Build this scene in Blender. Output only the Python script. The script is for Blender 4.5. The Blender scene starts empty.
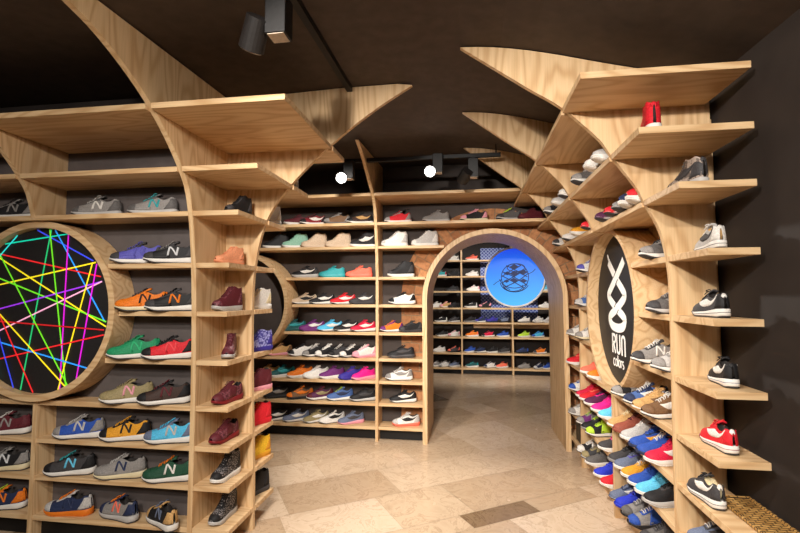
import bpy, bmesh, math, random
from mathutils import Vector, Matrix
random.seed(7)
S = bpy.context.scene
COL = S.collection
PI = math.pi

# ------------------------------------------------------------------ materials
def lin(c):
    return tuple(((v/12.92) if v <= .04045 else ((v+.055)/1.055)**2.4) for v in c)
def hexc(h):
    h = h.lstrip('#'); return lin(tuple(int(h[i:i+2], 16)/255 for i in (0, 2, 4)))
def newmat(name):
    m = bpy.data.materials.new(name); m.use_nodes = True
    nt = m.node_tree; b = nt.nodes['Principled BSDF']
    return m, nt, b
def N(nt, t, **kw):
    n = nt.nodes.new(t)
    for k, v in kw.items():
        setattr(n, k, v)
    return n
def ramp(nt, stops):
    r = N(nt, 'ShaderNodeValToRGB')
    e = r.color_ramp.elements
    while len(e) < len(stops): e.new(.5)
    for i, (p, c) in enumerate(stops):
        e[i].position = p; e[i].color = (*c, 1)
    return r
def wood(name, grain, base=(0.86, 0.735, 0.565), dark=(0.755, 0.595, 0.415), rough=.48):
    """pale plywood veneer; grain = axis index along which the grain runs"""
    m, nt, b = newmat(name)
    tc = N(nt, 'ShaderNodeTexCoord'); oi = N(nt, 'ShaderNodeObjectInfo')
    off = N(nt, 'ShaderNodeVectorMath', operation='SCALE'); off.inputs[0].default_value = (17, 31, 23)
    nt.links.new(oi.outputs['Random'], off.inputs['Scale'])
    add = N(nt, 'ShaderNodeVectorMath', operation='ADD')
    nt.links.new(tc.outputs['Object'], add.inputs[0]); nt.links.new(off.outputs[0], add.inputs[1])
    mp = N(nt, 'ShaderNodeMapping'); sc = [5.2, 5.2, 5.2]; sc[grain] = .75
    mp.inputs['Scale'].default_value = sc
    nt.links.new(add.outputs[0], mp.inputs[0])
    n1 = N(nt, 'ShaderNodeTexNoise'); n1.inputs['Scale'].default_value = 1.0; n1.inputs['Detail'].default_value = 1.5
    nt.links.new(mp.outputs[0], n1.inputs['Vector'])
    mul = N(nt, 'ShaderNodeMath', operation='MULTIPLY'); mul.inputs[1].default_value = 75
    nt.links.new(n1.outputs['Fac'], mul.inputs[0])
    sn = N(nt, 'ShaderNodeMath', operation='SINE'); nt.links.new(mul.outputs[0], sn.inputs[0])
    mr = N(nt, 'ShaderNodeMapRange'); mr.inputs[1].default_value = -1; mr.inputs[2].default_value = 1
    nt.links.new(sn.outputs[0], mr.inputs[0])
    pw = N(nt, 'ShaderNodeMath', operation='POWER'); pw.inputs[1].default_value = 2.2
    nt.links.new(mr.outputs[0], pw.inputs[0])
    # fine fibre
    mp2 = N(nt, 'ShaderNodeMapping'); s2 = [160, 160, 160]; s2[grain] = 5
    mp2.inputs['Scale'].default_value = s2; nt.links.new(add.outputs[0], mp2.inputs[0])
    n2 = N(nt, 'ShaderNodeTexNoise'); n2.inputs['Scale'].default_value = 1; n2.inputs['Detail'].default_value = 3
    nt.links.new(mp2.outputs[0], n2.inputs['Vector'])
    mx = N(nt, 'ShaderNodeMix', data_type='RGBA')
    mx.inputs['A'].default_value = (*lin(base), 1); mx.inputs['B'].default_value = (*lin(dark), 1)
    m5 = N(nt, 'ShaderNodeMath', operation='MULTIPLY'); m5.inputs[1].default_value = .72
    nt.links.new(pw.outputs[0], m5.inputs[0]); nt.links.new(m5.outputs[0], mx.inputs['Factor'])
    mx2 = N(nt, 'ShaderNodeMix', data_type='RGBA', blend_type='MULTIPLY'); mx2.inputs['Factor'].default_value = .35
    r2 = ramp(nt, [(.3, (.72, .66, .6)), (.65, (1, 1, 1))]); nt.links.new(n2.outputs['Fac'], r2.inputs[0])
    nt.links.new(mx.outputs['Result'], mx2.inputs['A']); nt.links.new(r2.outputs[0], mx2.inputs['B'])
    nt.links.new(mx2.outputs['Result'], b.inputs['Base Color'])
    b.inputs['Roughness'].default_value = rough; b.inputs['Specular IOR Level'].default_value = .35
    return m
WX, WY, WZ = wood('plywood_x', 0), wood('plywood_y', 1), wood('plywood_z', 2)
def plain(name, c, rough=.6, metal=0, var=.12, scale=60, bump=0, spec=.4):
    m, nt, b = newmat(name)
    tc = N(nt, 'ShaderNodeTexCoord'); n = N(nt, 'ShaderNodeTexNoise'); n.inputs['Scale'].default_value = scale
    nt.links.new(tc.outputs['Object'], n.inputs['Vector'])
    lo = tuple(v*(1-var) for v in c); hi = tuple(min(1, v*(1+var)+.002) for v in c)
    r = ramp(nt, [(.3, lo), (.7, hi)]); nt.links.new(n.outputs['Fac'], r.inputs[0])
    nt.links.new(r.outputs[0], b.inputs['Base Color'])
    b.inputs['Roughness'].default_value = rough; b.inputs['Metallic'].default_value = metal
    b.inputs['Specular IOR Level'].default_value = spec
    if bump:
        bp = N(nt, 'ShaderNodeBump'); bp.inputs['Strength'].default_value = bump; bp.inputs['Distance'].default_value = .003
        nt.links.new(n.outputs['Fac'], bp.inputs['Height']); nt.links.new(bp.outputs[0], b.inputs['Normal'])
    return m
def emit(name, c, st):
    m, nt, b = newmat(name)
    b.inputs['Base Color'].default_value = (*c, 1); b.inputs['Emission Color'].default_value = (*c, 1)
    b.inputs['Emission Strength'].default_value = st
    return m
M_CEIL = plain('dark_plaster', hexc('#4b3f37'), .85, 0, .12, 14, .35)
M_WALL = plain('dark_wall_paint', hexc('#2a2320'), .7, 0, .18, 5, .2)
M_BACK = plain('grey_brown_back_panel', hexc('#5e5654'), .75, 0, .08, 12)
M_BACKW = plain('back_wall_paint', hexc('#463d39'), .75, 0, .1, 8, .2)
M_BLACK = plain('matte_black_metal', hexc('#121010'), .5, .1, .1)
M_DISC = plain('black_sign_face', hexc('#211f1f'), .55, 0, .1)
M_WHITE = plain('white_sign_print', hexc('#f2f0ec'), .5, 0, .03)
M_GROUT = plain('grout', hexc('#a08a6e'), .8)
PAL = dict(white='#dedad4', lightgrey='#b9b6b3', grey='#8b8784', darkgrey='#5f5c5b', charcoal='#3d3b3d', black='#1d1c1e',
 cream='#d9cba6', beige='#cbb49a', tan='#c39a63', brown='#74553a', darkbrown='#3c2a24', olive='#948660', mustard='#d9982a',
 orange='#e0761c', coral='#ef6f58', red='#cf1f2c', darkred='#7d1a22', crimson='#c91c3f', maroon='#5c2029', rust='#8f4a3a', plum='#532045',
 purple='#6b2a6e', violet='#5552a8', indigo='#39308f', navy='#26304f', blue='#2a4fa6', royal='#2536c0', denim='#4a67a0', slate='#667088',
 lightblue='#4fb4dd', skyblue='#62bfe2', teal='#2f9aa0', darkteal='#1c5658', mint='#86b5a0', green='#1f8a5c', darkgreen='#1f4a36', lime='#b6dc3c',
 pink='#e39aa8', magenta='#e01f88', silver='#cfd0d2', peach='#e79a72', gum='#b98a55', darklining='#26211f', green2='#2fae74', red2='#e3494f', camo='#9c8878', yellow='#e3b52c')
_fm = {}
def fab(c):
    if c not in _fm:
        _fm[c] = plain('shoe_'+c, hexc(PAL[c]), .62, 0, .16, 140, .25, .3)
    return _fm[c]
def speckle():
    m, nt, b = newmat('shoe_speckled_knit')
    tc = N(nt, 'ShaderNodeTexCoord'); n = N(nt, 'ShaderNodeTexNoise'); n.inputs['Scale'].default_value = 190; n.inputs['Detail'].default_value = 0
    nt.links.new(tc.outputs['Object'], n.inputs['Vector'])
    r = ramp(nt, [(.58, hexc('#1b1a1c')), (.66, hexc('#a9a4a6'))]); nt.links.new(n.outputs['Fac'], r.inputs[0])
    nt.links.new(r.outputs[0], b.inputs['Base Color']); b.inputs['Roughness'].default_value = .7
    return m
_fm['speckled'] = speckle()
def blotch(name, c1, c2, sc):
    m, nt, b = newmat(name)
    tc = N(nt, 'ShaderNodeTexCoord'); n = N(nt, 'ShaderNodeTexNoise'); n.inputs['Scale'].default_value = sc; n.inputs['Detail'].default_value = 2
    nt.links.new(tc.outputs['Object'], n.inputs['Vector'])
    r = ramp(nt, [(.46, hexc(c1)), (.54, hexc(c2))]); nt.links.new(n.outputs['Fac'], r.inputs[0])
    nt.links.new(r.outputs[0], b.inputs['Base Color']); b.inputs['Roughness'].default_value = .6
    return m
_fm['camo'] = blotch('shoe_camouflage', '#a8978a', '#5d5049', 45)
_fm['maroonprint'] = blotch('shoe_maroon_print', '#4c1a24', '#824650', 90)
_fm['blueprint'] = blotch('shoe_violet_print', '#3d3a8c', '#9ea0d8', 60)

# ------------------------------------------------------------------ mesh helpers
def obj(name, bm, mats, parent=None, smooth=False, world=True):
    me = bpy.data.meshes.new(name)
    bmesh.ops.recalc_face_normals(bm, faces=bm.faces)
    bm.to_mesh(me); bm.free()
    if not isinstance(mats, (list, tuple)): mats = [mats]
    for m in mats: me.materials.append(m)
    if smooth:
        for p in me.polygons: p.use_smooth = True
    o = bpy.data.objects.new(name, me); COL.objects.link(o)
    if parent is not None:
        o.parent = parent
        if world: o.matrix_parent_inverse = parent_matrix(parent).inverted()
    return o
def parent_matrix(p):
    m = Matrix.LocRotScale(p.location, p.rotation_euler, p.scale)
    return parent_matrix(p.parent) @ p.matrix_parent_inverse @ m if p.parent else m
def thing(name, label, cat, loc=(0, 0, 0), group=None, rz=0):
    o = bpy.data.objects.new(name, None); COL.objects.link(o)
    o.location = loc; o.rotation_euler = (0, 0, rz); o.empty_display_size = .05
    o['label'] = label; o['category'] = cat
    if group: o['group'] = group
    return o
def tag(o, label, cat, group=None):
    o['label'] = label; o['category'] = cat
    if group: o['group'] = group
    return o
def struct(o):
    o['kind'] = 'structure'; return o
def box(bm, x0, x1, y0, y1, z0, z1, bev=0):
    vs = [bm.verts.new((x, y, z)) for z in (z0, z1) for y in (y0, y1) for x in (x0, x1)]
    fs = []
    for f in ((0, 2, 3, 1), (4, 5, 7, 6), (0, 1, 5, 4), (2, 6, 7, 3), (0, 4, 6, 2), (1, 3, 7, 5)):
        fs.append(bm.faces.new([vs[i] for i in f]))
    if bev:
        es = set(e for f in fs for e in f.edges)
        bmesh.ops.bevel(bm, geom=list(es), offset=bev, segments=2, affect='EDGES', profile=.5)
    return vs
def board(name, x0, x1, y0, y1, z0, z1, mat, parent):
    bm = bmesh.new(); box(bm, x0, x1, y0, y1, z0, z1, .002); return obj(name, bm, mat, parent)
def prism(bm, pts, fn0, fn1):
    """closed polygon pts (a,b) -> two faces through fn0/fn1 joined by sides"""
    a = [bm.verts.new(fn0(*p)) for p in pts]; b = [bm.verts.new(fn1(*p)) for p in pts]
    bm.faces.new(a); bm.faces.new(b[::-1])
    n = len(pts)
    for i in range(n):
        bm.faces.new((a[i], a[(i+1) % n], b[(i+1) % n], b[i]))
def smoothcurve(pts, n=6):
    """Catmull-Rom through pts"""
    out = []
    P = [pts[0]] + list(pts) + [pts[-1]]
    for i in range(1, len(P)-2):
        p0, p1, p2, p3 = P[i-1], P[i], P[i+1], P[i+2]
        for k in range(n):
            t = k/n
            out.append(tuple(.5*((2*p1[j]) + (-p0[j]+p2[j])*t + (2*p0[j]-5*p1[j]+4*p2[j]-p3[j])*t*t + (-p0[j]+3*p1[j]-3*p2[j]+p3[j])*t**3) for j in range(len(p1))))
    out.append(tuple(pts[-1]))
    return out
def cyl(bm, p0, p1, r0, r1=None, seg=20, caps=True):
    r1 = r0 if r1 is None else r1
    p0, p1 = Vector(p0), Vector(p1); d = (p1-p0).normalized()
    u = d.orthogonal().normalized(); v = d.cross(u)
    a = [bm.verts.new(p0+(u*math.cos(2*PI*i/seg)+v*math.sin(2*PI*i/seg))*r0) for i in range(seg)]
    b = [bm.verts.new(p1+(u*math.cos(2*PI*i/seg)+v*math.sin(2*PI*i/seg))*r1) for i in range(seg)]
    for i in range(seg):
        bm.faces.new((a[i], a[(i+1) % seg], b[(i+1) % seg], b[i]))
    if caps: bm.faces.new(a[::-1]); bm.faces.new(b)
def ribbon(bm, pts, w, th, to3, base=0.0, closed=False):
    """flat strip of width w following 2D polyline pts, extruded th; to3(a,b,h)->3D"""
    n = len(pts); L = []; R = []
    for i, p in enumerate(pts):
        if closed: q0, q1 = pts[(i-1) % n], pts[(i+1) % n]
        else: q0, q1 = pts[max(0, i-1)], pts[min(n-1, i+1)]
        dx, dy = q1[0]-q0[0], q1[1]-q0[1]; l = math.hypot(dx, dy) or 1
        nx, ny = -dy/l*w/2, dx/l*w/2
        # mitre correction
        if 0 < i < n-1 or closed:
            ax, ay = p[0]-q0[0], p[1]-q0[1]; la = math.hypot(ax, ay) or 1
            c = abs((ax*dx+ay*dy)/(la*l)); k = min(1.6, 1/max(c, .5)); nx *= k; ny *= k
        L.append((p[0]+nx, p[1]+ny)); R.append((p[0]-nx, p[1]-ny))
    lv = [(bm.verts.new(to3(*a, base)), bm.verts.new(to3(*a, base+th))) for a in L]
    rv = [(bm.verts.new(to3(*a, base)), bm.verts.new(to3(*a, base+th))) for a in R]
    m = n if closed else n-1
    for i in range(m):
        j = (i+1) % n
        bm.faces.new((lv[i][1], lv[j][1], rv[j][1], rv[i][1])); bm.faces.new((lv[i][0], rv[i][0], rv[j][0], lv[j][0]))
        bm.faces.new((lv[i][0], lv[j][0], lv[j][1], lv[i][1])); bm.faces.new((rv[i][0], rv[i][1], rv[j][1], rv[j][0]))
    if not closed:
        for i in (0, n-1): bm.faces.new((lv[i][0], lv[i][1], rv[i][1], rv[i][0]))

# ------------------------------------------------------------------ dimensions
T = .03
ZS = dict(J=.147, I=.387, H=.613, G=.845, F=1.115, E=1.405, D=1.695, C=2.0, B=2.25, A=2.515)   # shelf tops
ZL = dict(ZS, A=2.49, B=2.236); ZB = dict(ZS, A=2.532, B=2.262, C=2.018); ZR = dict(ZS, A=2.472, B=2.215, C=1.975)
RR, RZ = .5625, 1.4075                                                                     # round frames
def interp(x, xs, ys):
    if x <= xs[0]: return ys[0]
    for i in range(1, len(xs)):
        if x <= xs[i]:
            t = (x-xs[i-1])/(xs[i]-xs[i-1]); return ys[i-1]+t*(ys[i]-ys[i-1])
    return ys[-1]
CX = [-4.2, -1.6, -.8, -.3, -.03, .18, .34, .49, .62, .73, .9, 1.05, 1.26]
CZ = [2.82, 2.83, 2.86, 2.862, 2.848, 2.826, 2.795, 2.758, 2.722, 2.692, 2.65, 2.61, 2.56]
def zc(x, y=2.4): return interp(x, CX, CZ)+.03*(y-2.4)
# curved front edges (distance, height)
PR = smoothcurve([(.97, 0), (.973, .6), (.977, .99), (.982, 1.42), (.977, 1.638), (.942, 1.823), (.868, 1.976), (.838, 2.043), (.723, 2.211), (.658, 2.308), (.485, 2.475), (.326, 2.584), (.145, 2.713), (-.03, 2.838)])
PL = smoothcurve([(2.53, 0), (2.53, .88), (2.512, 1.474), (2.48, 1.83), (2.425, 2.089), (2.346, 2.222), (2.209, 2.371), (2.056, 2.495), (1.897, 2.59), (1.716, 2.669), (1.555, 2.71), (1.38, 2.757), (1.1, 2.822)])
PP = smoothcurve([(-1.375, 0), (-1.38, .39), (-1.397, .83), (-1.405, 1.1), (-1.41, 1.4), (-1.395, 1.7), (-1.319, 2.0), (-1.143, 2.244), (-.869, 2.5), (-.6, 2.70), (-.345, 2.855)])
PB = smoothcurve([(4.70, 0), (4.70, 1.45), (4.665, 1.95), (4.585, 2.33), (4.47, 2.50), (4.279, 2.614), (3.999, 2.766), (3.78, 2.852)])
def edge(P, z):
    return interp(z, [p[1] for p in P], [p[0] for p in P])

# ------------------------------------------------------------------ setting
# floor of oblique stone slabs
stones = []
for i, (a, b_) in enumerate((('#c8b094', '#b69b7e'), ('#cfb79c', '#bda387'), ('#bda488', '#ab9073'), ('#d3bda4', '#c2a98e'), ('#8a7156', '#705941'))):
    m, nt, b = newmat('limestone_slab')
    tc = N(nt, 'ShaderNodeTexCoord'); n = N(nt, 'ShaderNodeTexNoise'); n.inputs['Scale'].default_value = 4; n.inputs['Detail'].default_value = 9; n.inputs['Roughness'].default_value = .68
    n.inputs['Distortion'].default_value = 1.3
    nt.links.new(tc.outputs['Object'], n.inputs['Vector'])
    r = ramp(nt, [(.30, hexc(b_)), (.47, hexc(a)), (.5, tuple(v*.93 for v in hexc(b_))), (.53, hexc(a)), (.80, hexc(b_))]); nt.links.new(n.outputs['Fac'], r.inputs[0])
    nt.links.new(r.outputs[0], b.inputs['Base Color'])
    n2 = N(nt, 'ShaderNodeTexNoise'); n2.inputs['Scale'].default_value = 9
    nt.links.new(tc.outputs['Object'], n2.inputs['Vector'])
    mr = N(nt, 'ShaderNodeMapRange'); mr.inputs[3].default_value = .14; mr.inputs[4].default_value = .32
    nt.links.new(n2.outputs['Fac'], mr.inputs[0]); nt.links.new(mr.outputs[0], b.inputs['Roughness'])
    b.inputs['Specular IOR Level'].default_value = .45
    stones.append(m)
bm = bmesh.new()
box(bm, -4.2, 3.0, -2.6, 9.4, -.12, -.002)
for f in bm.faces: f.material_index = 5
A0 = math.radians(33.3); ux, uy = math.cos(A0), math.sin(A0)
rnd = random.Random(5)
g = .0016
origin = (.027, 3.078)
rows = [(0, .185, True)]
v = .185
while v < 9.5: h = rnd.choice((.44, .36, .5, .40)); rows.append((v, h, False)); v += h
v = 0
while v > -9: h = rnd.choice((.44, .36, .5, .40)); rows.append((v-h, h, False)); v -= h
for (v, h, sp) in rows:
    u = -9.0 - rnd.random()*.4
    while u < 9:
        l = rnd.choice((.4, .55, .7, .85))
        mi = rnd.choice((0, 0, 1, 1, 2, 3, 3, 0, 4 if rnd.random() < .12 else 2))
        if sp:
            if u < 0 <= u+l+.02: l = -u if -u > .1 else l
            if abs(u) < .02: l = .55; mi = 4
        c = []
        for (a, bb) in ((u+g, v+g), (u+l-g, v+g), (u+l-g, v+h-g), (u+g, v+h-g)):
            c.append((origin[0]+a*ux-bb*uy, origin[1]+a*uy+bb*ux))
        cx = sum(p[0] for p in c)/4; cy = sum(p[1] for p in c)/4
        if -4.1 < cx < 2.9 and -2.5 < cy < 9.3:
            f = bm.faces.new([bm.verts.new((p[0], p[1], 0)) for p in c]); f.material_index = mi
        u += l
me = bpy.data.meshes.new('floor'); bm.normal_update()
for f in bm.faces:
    if len(f.verts) == 4 and abs(f.normal.z) > .9 and abs(f.verts[0].co.z) < .0005 and f.normal.z < 0: f.normal_flip()
bm.to_mesh(me); bm.free()
for m in stones+[M_GROUT]: me.materials.append(m)
struct(o := bpy.data.objects.new('floor', me)); COL.objects.link(o)

# ceiling: shallow vault falling to the right wall
bm = bmesh.new()
pts = [(x, z) for x, z in zip(CX, CZ)] + [(x, z+.1) for x, z in reversed(list(zip(CX, CZ)))]
prism(bm, pts, lambda a, b: (a, -2.6, b+.03*(-5.0)), lambda a, b: (a, 5.46, b+.03*3.06))
struct(obj('ceiling', bm, M_CEIL))
bm = bmesh.new(); box(bm, -1.9, 3.0, 5.46, 9.4, 2.62, 2.75); struct(obj('ceiling_back', bm, M_CEIL))
bm = bmesh.new(); box(bm, 1.215, 1.30, -2.6, 5.46, 0, 2.66); struct(obj('wall_right', bm, M_WALL))
bm = bmesh.new(); box(bm, -4.2, -1.64, 2.69, 2.76, 0, 2.826); struct(obj('wall_left', bm, M_WALL))
bm = bmesh.new(); box(bm, -4.2, -4.1, -2.6, 5.46, 0, 2.92); struct(obj('wall_far_left', bm, M_WALL))
bm = bmesh.new(); box(bm, -4.1, 1.215, -2.6, -2.5, 0, 2.83); struct(obj('wall_front', bm, M_WALL))
bm = bmesh.new(); box(bm, -1.9, -1.8, 5.46, 9.4, 0, 2.62); box(bm, 2.9, 3.0, 5.46, 9.4, 0, 2.62); box(bm, -1.8, 2.9, 9.3, 9.4, 0, 2.62)
struct(obj('wall_back_room', bm, M_WALL))

# back wall with the brick surround of the arch
def brick():
    m, nt, b = newmat('old_brick')
    uv = N(nt, 'ShaderNodeUVMap'); uv.uv_map = 'UVMap'
    nz = N(nt, 'ShaderNodeTexNoise'); nz.inputs['Scale'].default_value = 9
    nt.links.new(uv.outputs[0], nz.inputs['Vector'])
    sc = N(nt, 'ShaderNodeVectorMath', operation='SCALE'); sc.inputs['Scale'].default_value = .03
    nt.links.new(nz.outputs['Color'], sc.inputs[0])
    ad = N(nt, 'ShaderNodeVectorMath', operation='ADD'); nt.links.new(uv.outputs[0], ad.inputs[0]); nt.links.new(sc.outputs[0], ad.inputs[1])
    br = N(nt, 'ShaderNodeTexBrick'); br.inputs['Scale'].default_value = 1
    br.inputs['Brick Width'].default_value = .17; br.inputs['Row Height'].default_value = .10; br.inputs['Mortar Size'].default_value = .006
    br.inputs['Mortar Smooth'].default_value = .4; br.inputs['Bias'].default_value = -.1
    br.inputs['Color1'].default_value = (*hexc('#c48d60'), 1); br.inputs['Color2'].default_value = (*hexc('#a26c47'), 1); br.inputs['Mortar'].default_value = (*hexc('#9c8062'), 1)
    nt.links.new(ad.outputs[0], br.inputs['Vector'])
    n = N(nt, 'ShaderNodeTexNoise'); n.inputs['Scale'].default_value = 25; n.inputs['Detail'].default_value = 5
    nt.links.new(uv.outputs[0], n.inputs['Vector'])
    r = ramp(nt, [(.3, (.6, .55, .5)), (.7, (1.1, 1.05, 1))]); nt.links.new(n.outputs['Fac'], r.inputs[0])
    mx = N(nt, 'ShaderNodeMix', data_type='RGBA', blend_type='MULTIPLY'); mx.inputs['Factor'].default_value = .8
    nt.links.new(br.outputs['Color'], mx.inputs['A']); nt.links.new(r.outputs[0], mx.inputs['B'])
    nt.links.new(mx.outputs['Result'], b.inputs['Base Color']); b.inputs['Roughness'].default_value = .85
    bp = N(nt, 'ShaderNodeBump'); bp.inputs['Strength'].default_value = .7; bp.inputs['Distance'].default_value = .012; bp.invert = True
    nt.links.new(br.outputs['Fac'], bp.inputs['Height']); nt.links.new(bp.outputs[0], b.inputs['Normal'])
    return m
M_BRICK = brick()
ACX, ACZ, ARI, ARO = .2525, 1.46, .672, .72
bm = bmesh.new(); uvl = bm.loops.layers.uv.new('UVMap')
YB = 4.93
def wq(pts, uvs, mi):
    f = bm.faces.new([bm.verts.new((x, YB, z)) for x, z in pts]); f.material_index = mi
    for l, u in zip(f.loops, uvs): l[uvl].uv = u
R1 = .9725
def rect(x0, x1, z0, z1, mi, vert=False):
    p = [(x0, z0), (x1, z0), (x1, z1), (x0, z1)]; wq(p, p, mi)
rect(-4.1, -.72, 0, 2.93, 0)
rect(-.72, ACX-.70, 0, ACZ, 1); rect(ACX+.70, 1.225, 0, ACZ, 1)
rect(-.72, 1.225, 2.45, 2.93, 0)
NS = 48
for i in range(NS):
    t0, t1 = PI*i/NS, PI*(i+1)/NS
    P = lambda r, t: (ACX+r*math.cos(t), ACZ+r*math.sin(t))
    wq([P(.70, t0), P(R1, t0), P(R1, t1), P(.70, t1)], [(.70, t0*.84), (R1, t0*.84), (R1, t1*.84), (.70, t1*.84)], 1)
    def outb(t):
        c, s = math.cos(t), math.sin(t)
        k = min([(R1/abs(c)) if abs(c) > 1e-6 else 9, (.99/s) if s > 1e-6 else 9]); return (ACX+k*c, ACZ+k*s)
    a, b2 = P(R1, t0), P(R1, t1); c2, d2 = outb(t1), outb(t0)
    if max(abs(a[0]-d2[0])+abs(a[1]-d2[1]), abs(b2[0]-c2[0])+abs(b2[1]-c2[1])) > .004:
        q = [a, d2, c2, b2]; wq(q, q, 0)
for c in (0, 1):   # spandrel corners
    x = -.72 if c else 1.225
    tcut = math.atan2(.99, R1)
    # triangle corner filled by the neighbouring quads' outer boundary
    q = [(ACX+(R1 if not c else -R1)*.94, 2.45), (x, 2.45), (x, 2.33)]
    wq(q, q, 0)
bmesh.ops.remove_doubles(bm, verts=bm.verts, dist=.0004)
ret = bmesh.ops.extrude_face_region(bm, geom=list(bm.faces))
for e in ret['geom']:
    if isinstance(e, bmesh.types.BMVert): e.co.y = 5.46
struct(obj('wall_back', bm, [M_BACKW, M_BRICK]))

# ------------------------------------------------------------------ arch lining
t = thing('arch_lining', 'pale plywood archway lining the passage into the back room', 'archway', (ACX, 4.68, 0))
bm = bmesh.new()
Y0, Y1 = 4.68, 5.50
path = [(-1, 0, 0)]
inn = [(ACX+ARI, 0)] + [(ACX+ARI*math.cos(PI*i/40), ACZ+ARI*math.sin(PI*i/40)) for i in range(41)] + [(ACX-ARI, 0)]
out = [(ACX+ARO, 0)] + [(ACX+ARO*math.cos(PI*i/40), ACZ+ARO*math.sin(PI*i/40)) for i in range(41)] + [(ACX-ARO, 0)]
V = [[bm.verts.new((x, y, z)) for x, z in L_] for L_, y in ((inn, Y0), (out, Y0), (out, Y1), (inn, Y1))]
n = len(inn)
for i in range(n-1):
    for a in range(4):
        A, B = V[a], V[(a+1) % 4]; bm.faces.new((A[i], A[i+1], B[i+1], B[i]))
bm.faces.new([V[a][0] for a in range(4)]); bm.faces.new([V[a][n-1] for a in range(4)])
o = obj('lining', bm, WZ, t)

# ------------------------------------------------------------------ shelving units
def cutz(P, z0, z1):
    mid = [(a, z) for a, z in P if z0 < z < z1]
    return [(edge(P, z0), z0)]+mid+([(edge(P, z1), z1)] if z1 < 9 else [])
def panel_x(name, P, x0, x1, yback, par, ring=False, zmax=9):
    if ring:
        bm = bmesh.new(); pts = cutz(P, 0, RZ-RR-.002); pts += [(yback, pts[-1][1]), (yback, 0)]
        prism(bm, pts, lambda a, b: (x0, a, b), lambda a, b: (x1, a, b)); obj(name, bm, WZ, par)
        P = cutz(P, RZ+RR+.002, 10)
    zlo = P[0][1]      # upright in a plane x = const, curved edge along y
    pts = [(y, z) for y, z in P]
    zt_ = lambda y: min(zmax, zc((x0+x1)/2, y)-.008)
    if zmax < 9: P = [p for p in P if p[1] < zmax]+[(edge(P, zmax), zmax)]
    pts = [(y, min(z, zt_(y))) for y, z in pts] + [(yback, zt_(yback)), (yback, zlo)]
    bm = bmesh.new(); prism(bm, pts, lambda a, b: (x0, a, b), lambda a, b: (x1, a, b))
    return obj(name, bm, WZ, par)
def panel_y(name, P, y0, y1, xback, par, ring=False):
    if ring:
        bm = bmesh.new(); pts = cutz(P, 0, RZ-RR-.002); pts += [(xback, pts[-1][1]), (xback, 0)]
        prism(bm, pts, lambda a, b: (a, y0, b), lambda a, b: (a, y1, b)); obj(name, bm, WZ, par)
        P = cutz(P, RZ+RR+.002, 10)
    zlo = P[0][1]                # upright in a plane y = const, curved edge along x
    ym = (y0+y1)/2; dz = .03*(ym-2.4) if P[-1][0] > -.2 else 0
    P = [(x, z+dz*max(0, (z-2.2)/.64)) for x, z in P]
    pts = [(x, min(z, zc(x, ym)-.006)) for x, z in P]
    tipx = pts[-1][0]; k = 14
    pts += [(tipx+(xback-tipx)*i/k, zc(tipx+(xback-tipx)*i/k, ym)-.006) for i in range(1, k+1)] + [(xback, zlo)]
    bm = bmesh.new(); prism(bm, pts, lambda a, b: (a, y0, b), lambda a, b: (a, y1, b))
    return obj(name, bm, WZ, par)
def halfchord(z): 
    d = abs(z-.015-RZ); return math.sqrt(max(0, (RR+.004)**2-d*d))

# left wall unit
LXC = -2.69
u = thing('wall_shelving', 'plywood display shelving along the left wall around the colourful line disc', 'shelving unit', (-2.6, 2.6, 0))
panel_x('upright_panel', PL, -2.705, -2.675, 2.67, u, True, ZL['A']-T-.001)
board('back_panel', -3.6, -1.637, 2.67, 2.684, .02, 2.56, M_BACK, u)
for k, zt in ZL.items():
    yf = edge(PL, zt)+.004
    hc = halfchord(zt) if k in 'DEF' else 0
    xr = -1.637
    if hc:
        board('shelf', LXC+hc, xr, yf, 2.67, zt-T, zt, WX, u)
        board('shelf', -3.6, LXC-hc, yf, 2.67, zt-T, zt, WX, u)
    else:
        board('shelf', -2.675, xr, yf, 2.67, zt-T, zt, WX, u)
        board('shelf', -3.6, -2.705, yf, 2.67, zt-T, zt, WX, u)
board('plinth', -3.6, -1.637, 2.60, 2.62, 0, ZS['J']-T, M_BLACK, u)

# pier at the end of the left wall
u = thing('corner_shelving', 'narrow plywood end pier of shelves with a curved fin reaching the ceiling', 'shelving unit', (-1.5, 2.8, 0))
panel_x('upright_panel', PL, -1.635, -1.605, 2.834, u)
panel_y('curved_panel', PP, 2.834, 2.864, -1.66, u)
for k, zt in ZL.items():
    xr = edge(PP, zt)
    yf = edge(PL, zt)+.004
    board('shelf', -1.605, xr, yf, 2.834, zt-T, zt, WX, u)
    if k != 'A':
        board('shelf', -1.66, xr+.004, 2.864, 3.14, zt-T, zt, WX, u)
    else:
        board('shelf', -1.66, xr+.004, 2.864, 3.14, zt-T, zt, WX, u)
board('back_panel', -1.66, -1.635, 2.866, 3.14, .0, 2.50, WZ, u)

# back wall unit
u = thing('back_shelving', 'plywood shelving across the back wall, left of and above the arch', 'shelving unit', (-1.4, 4.8, 0))
panel_x('upright_panel', PB, -.96, -.93, 4.925, u)
panel_x('upright_panel', PB, -2.465, -2.435, 4.925, u, True)
XCB = -2.45
for k, zt in ZB.items():
    yf = edge(PB, zt)+.004
    hc = halfchord(zt) if k in 'DEF' else 0
    board('shelf', XCB+hc if hc else -2.435, -.962, yf, 4.925, zt-T, zt, WX, u)
    board('shelf', -3.2, XCB-hc if hc else -2.467, yf, 4.925, zt-T, zt, WX, u)
    if k in 'AB': xr = .80 if k == 'A' else .97
    elif zt-T > ACZ: xr = ACX-math.sqrt(max(0, (ARO+.002)**2-(zt-T-ACZ)**2))
    else: xr = ACX-ARO-.002
    board('shelf', -.928, xr, yf, 4.925, zt-T, zt, WX, u)
board('plinth', -3.2, ACX-ARO-.004, 4.80, 4.82, 0, ZS['J']-T, M_BLACK, u)

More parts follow.
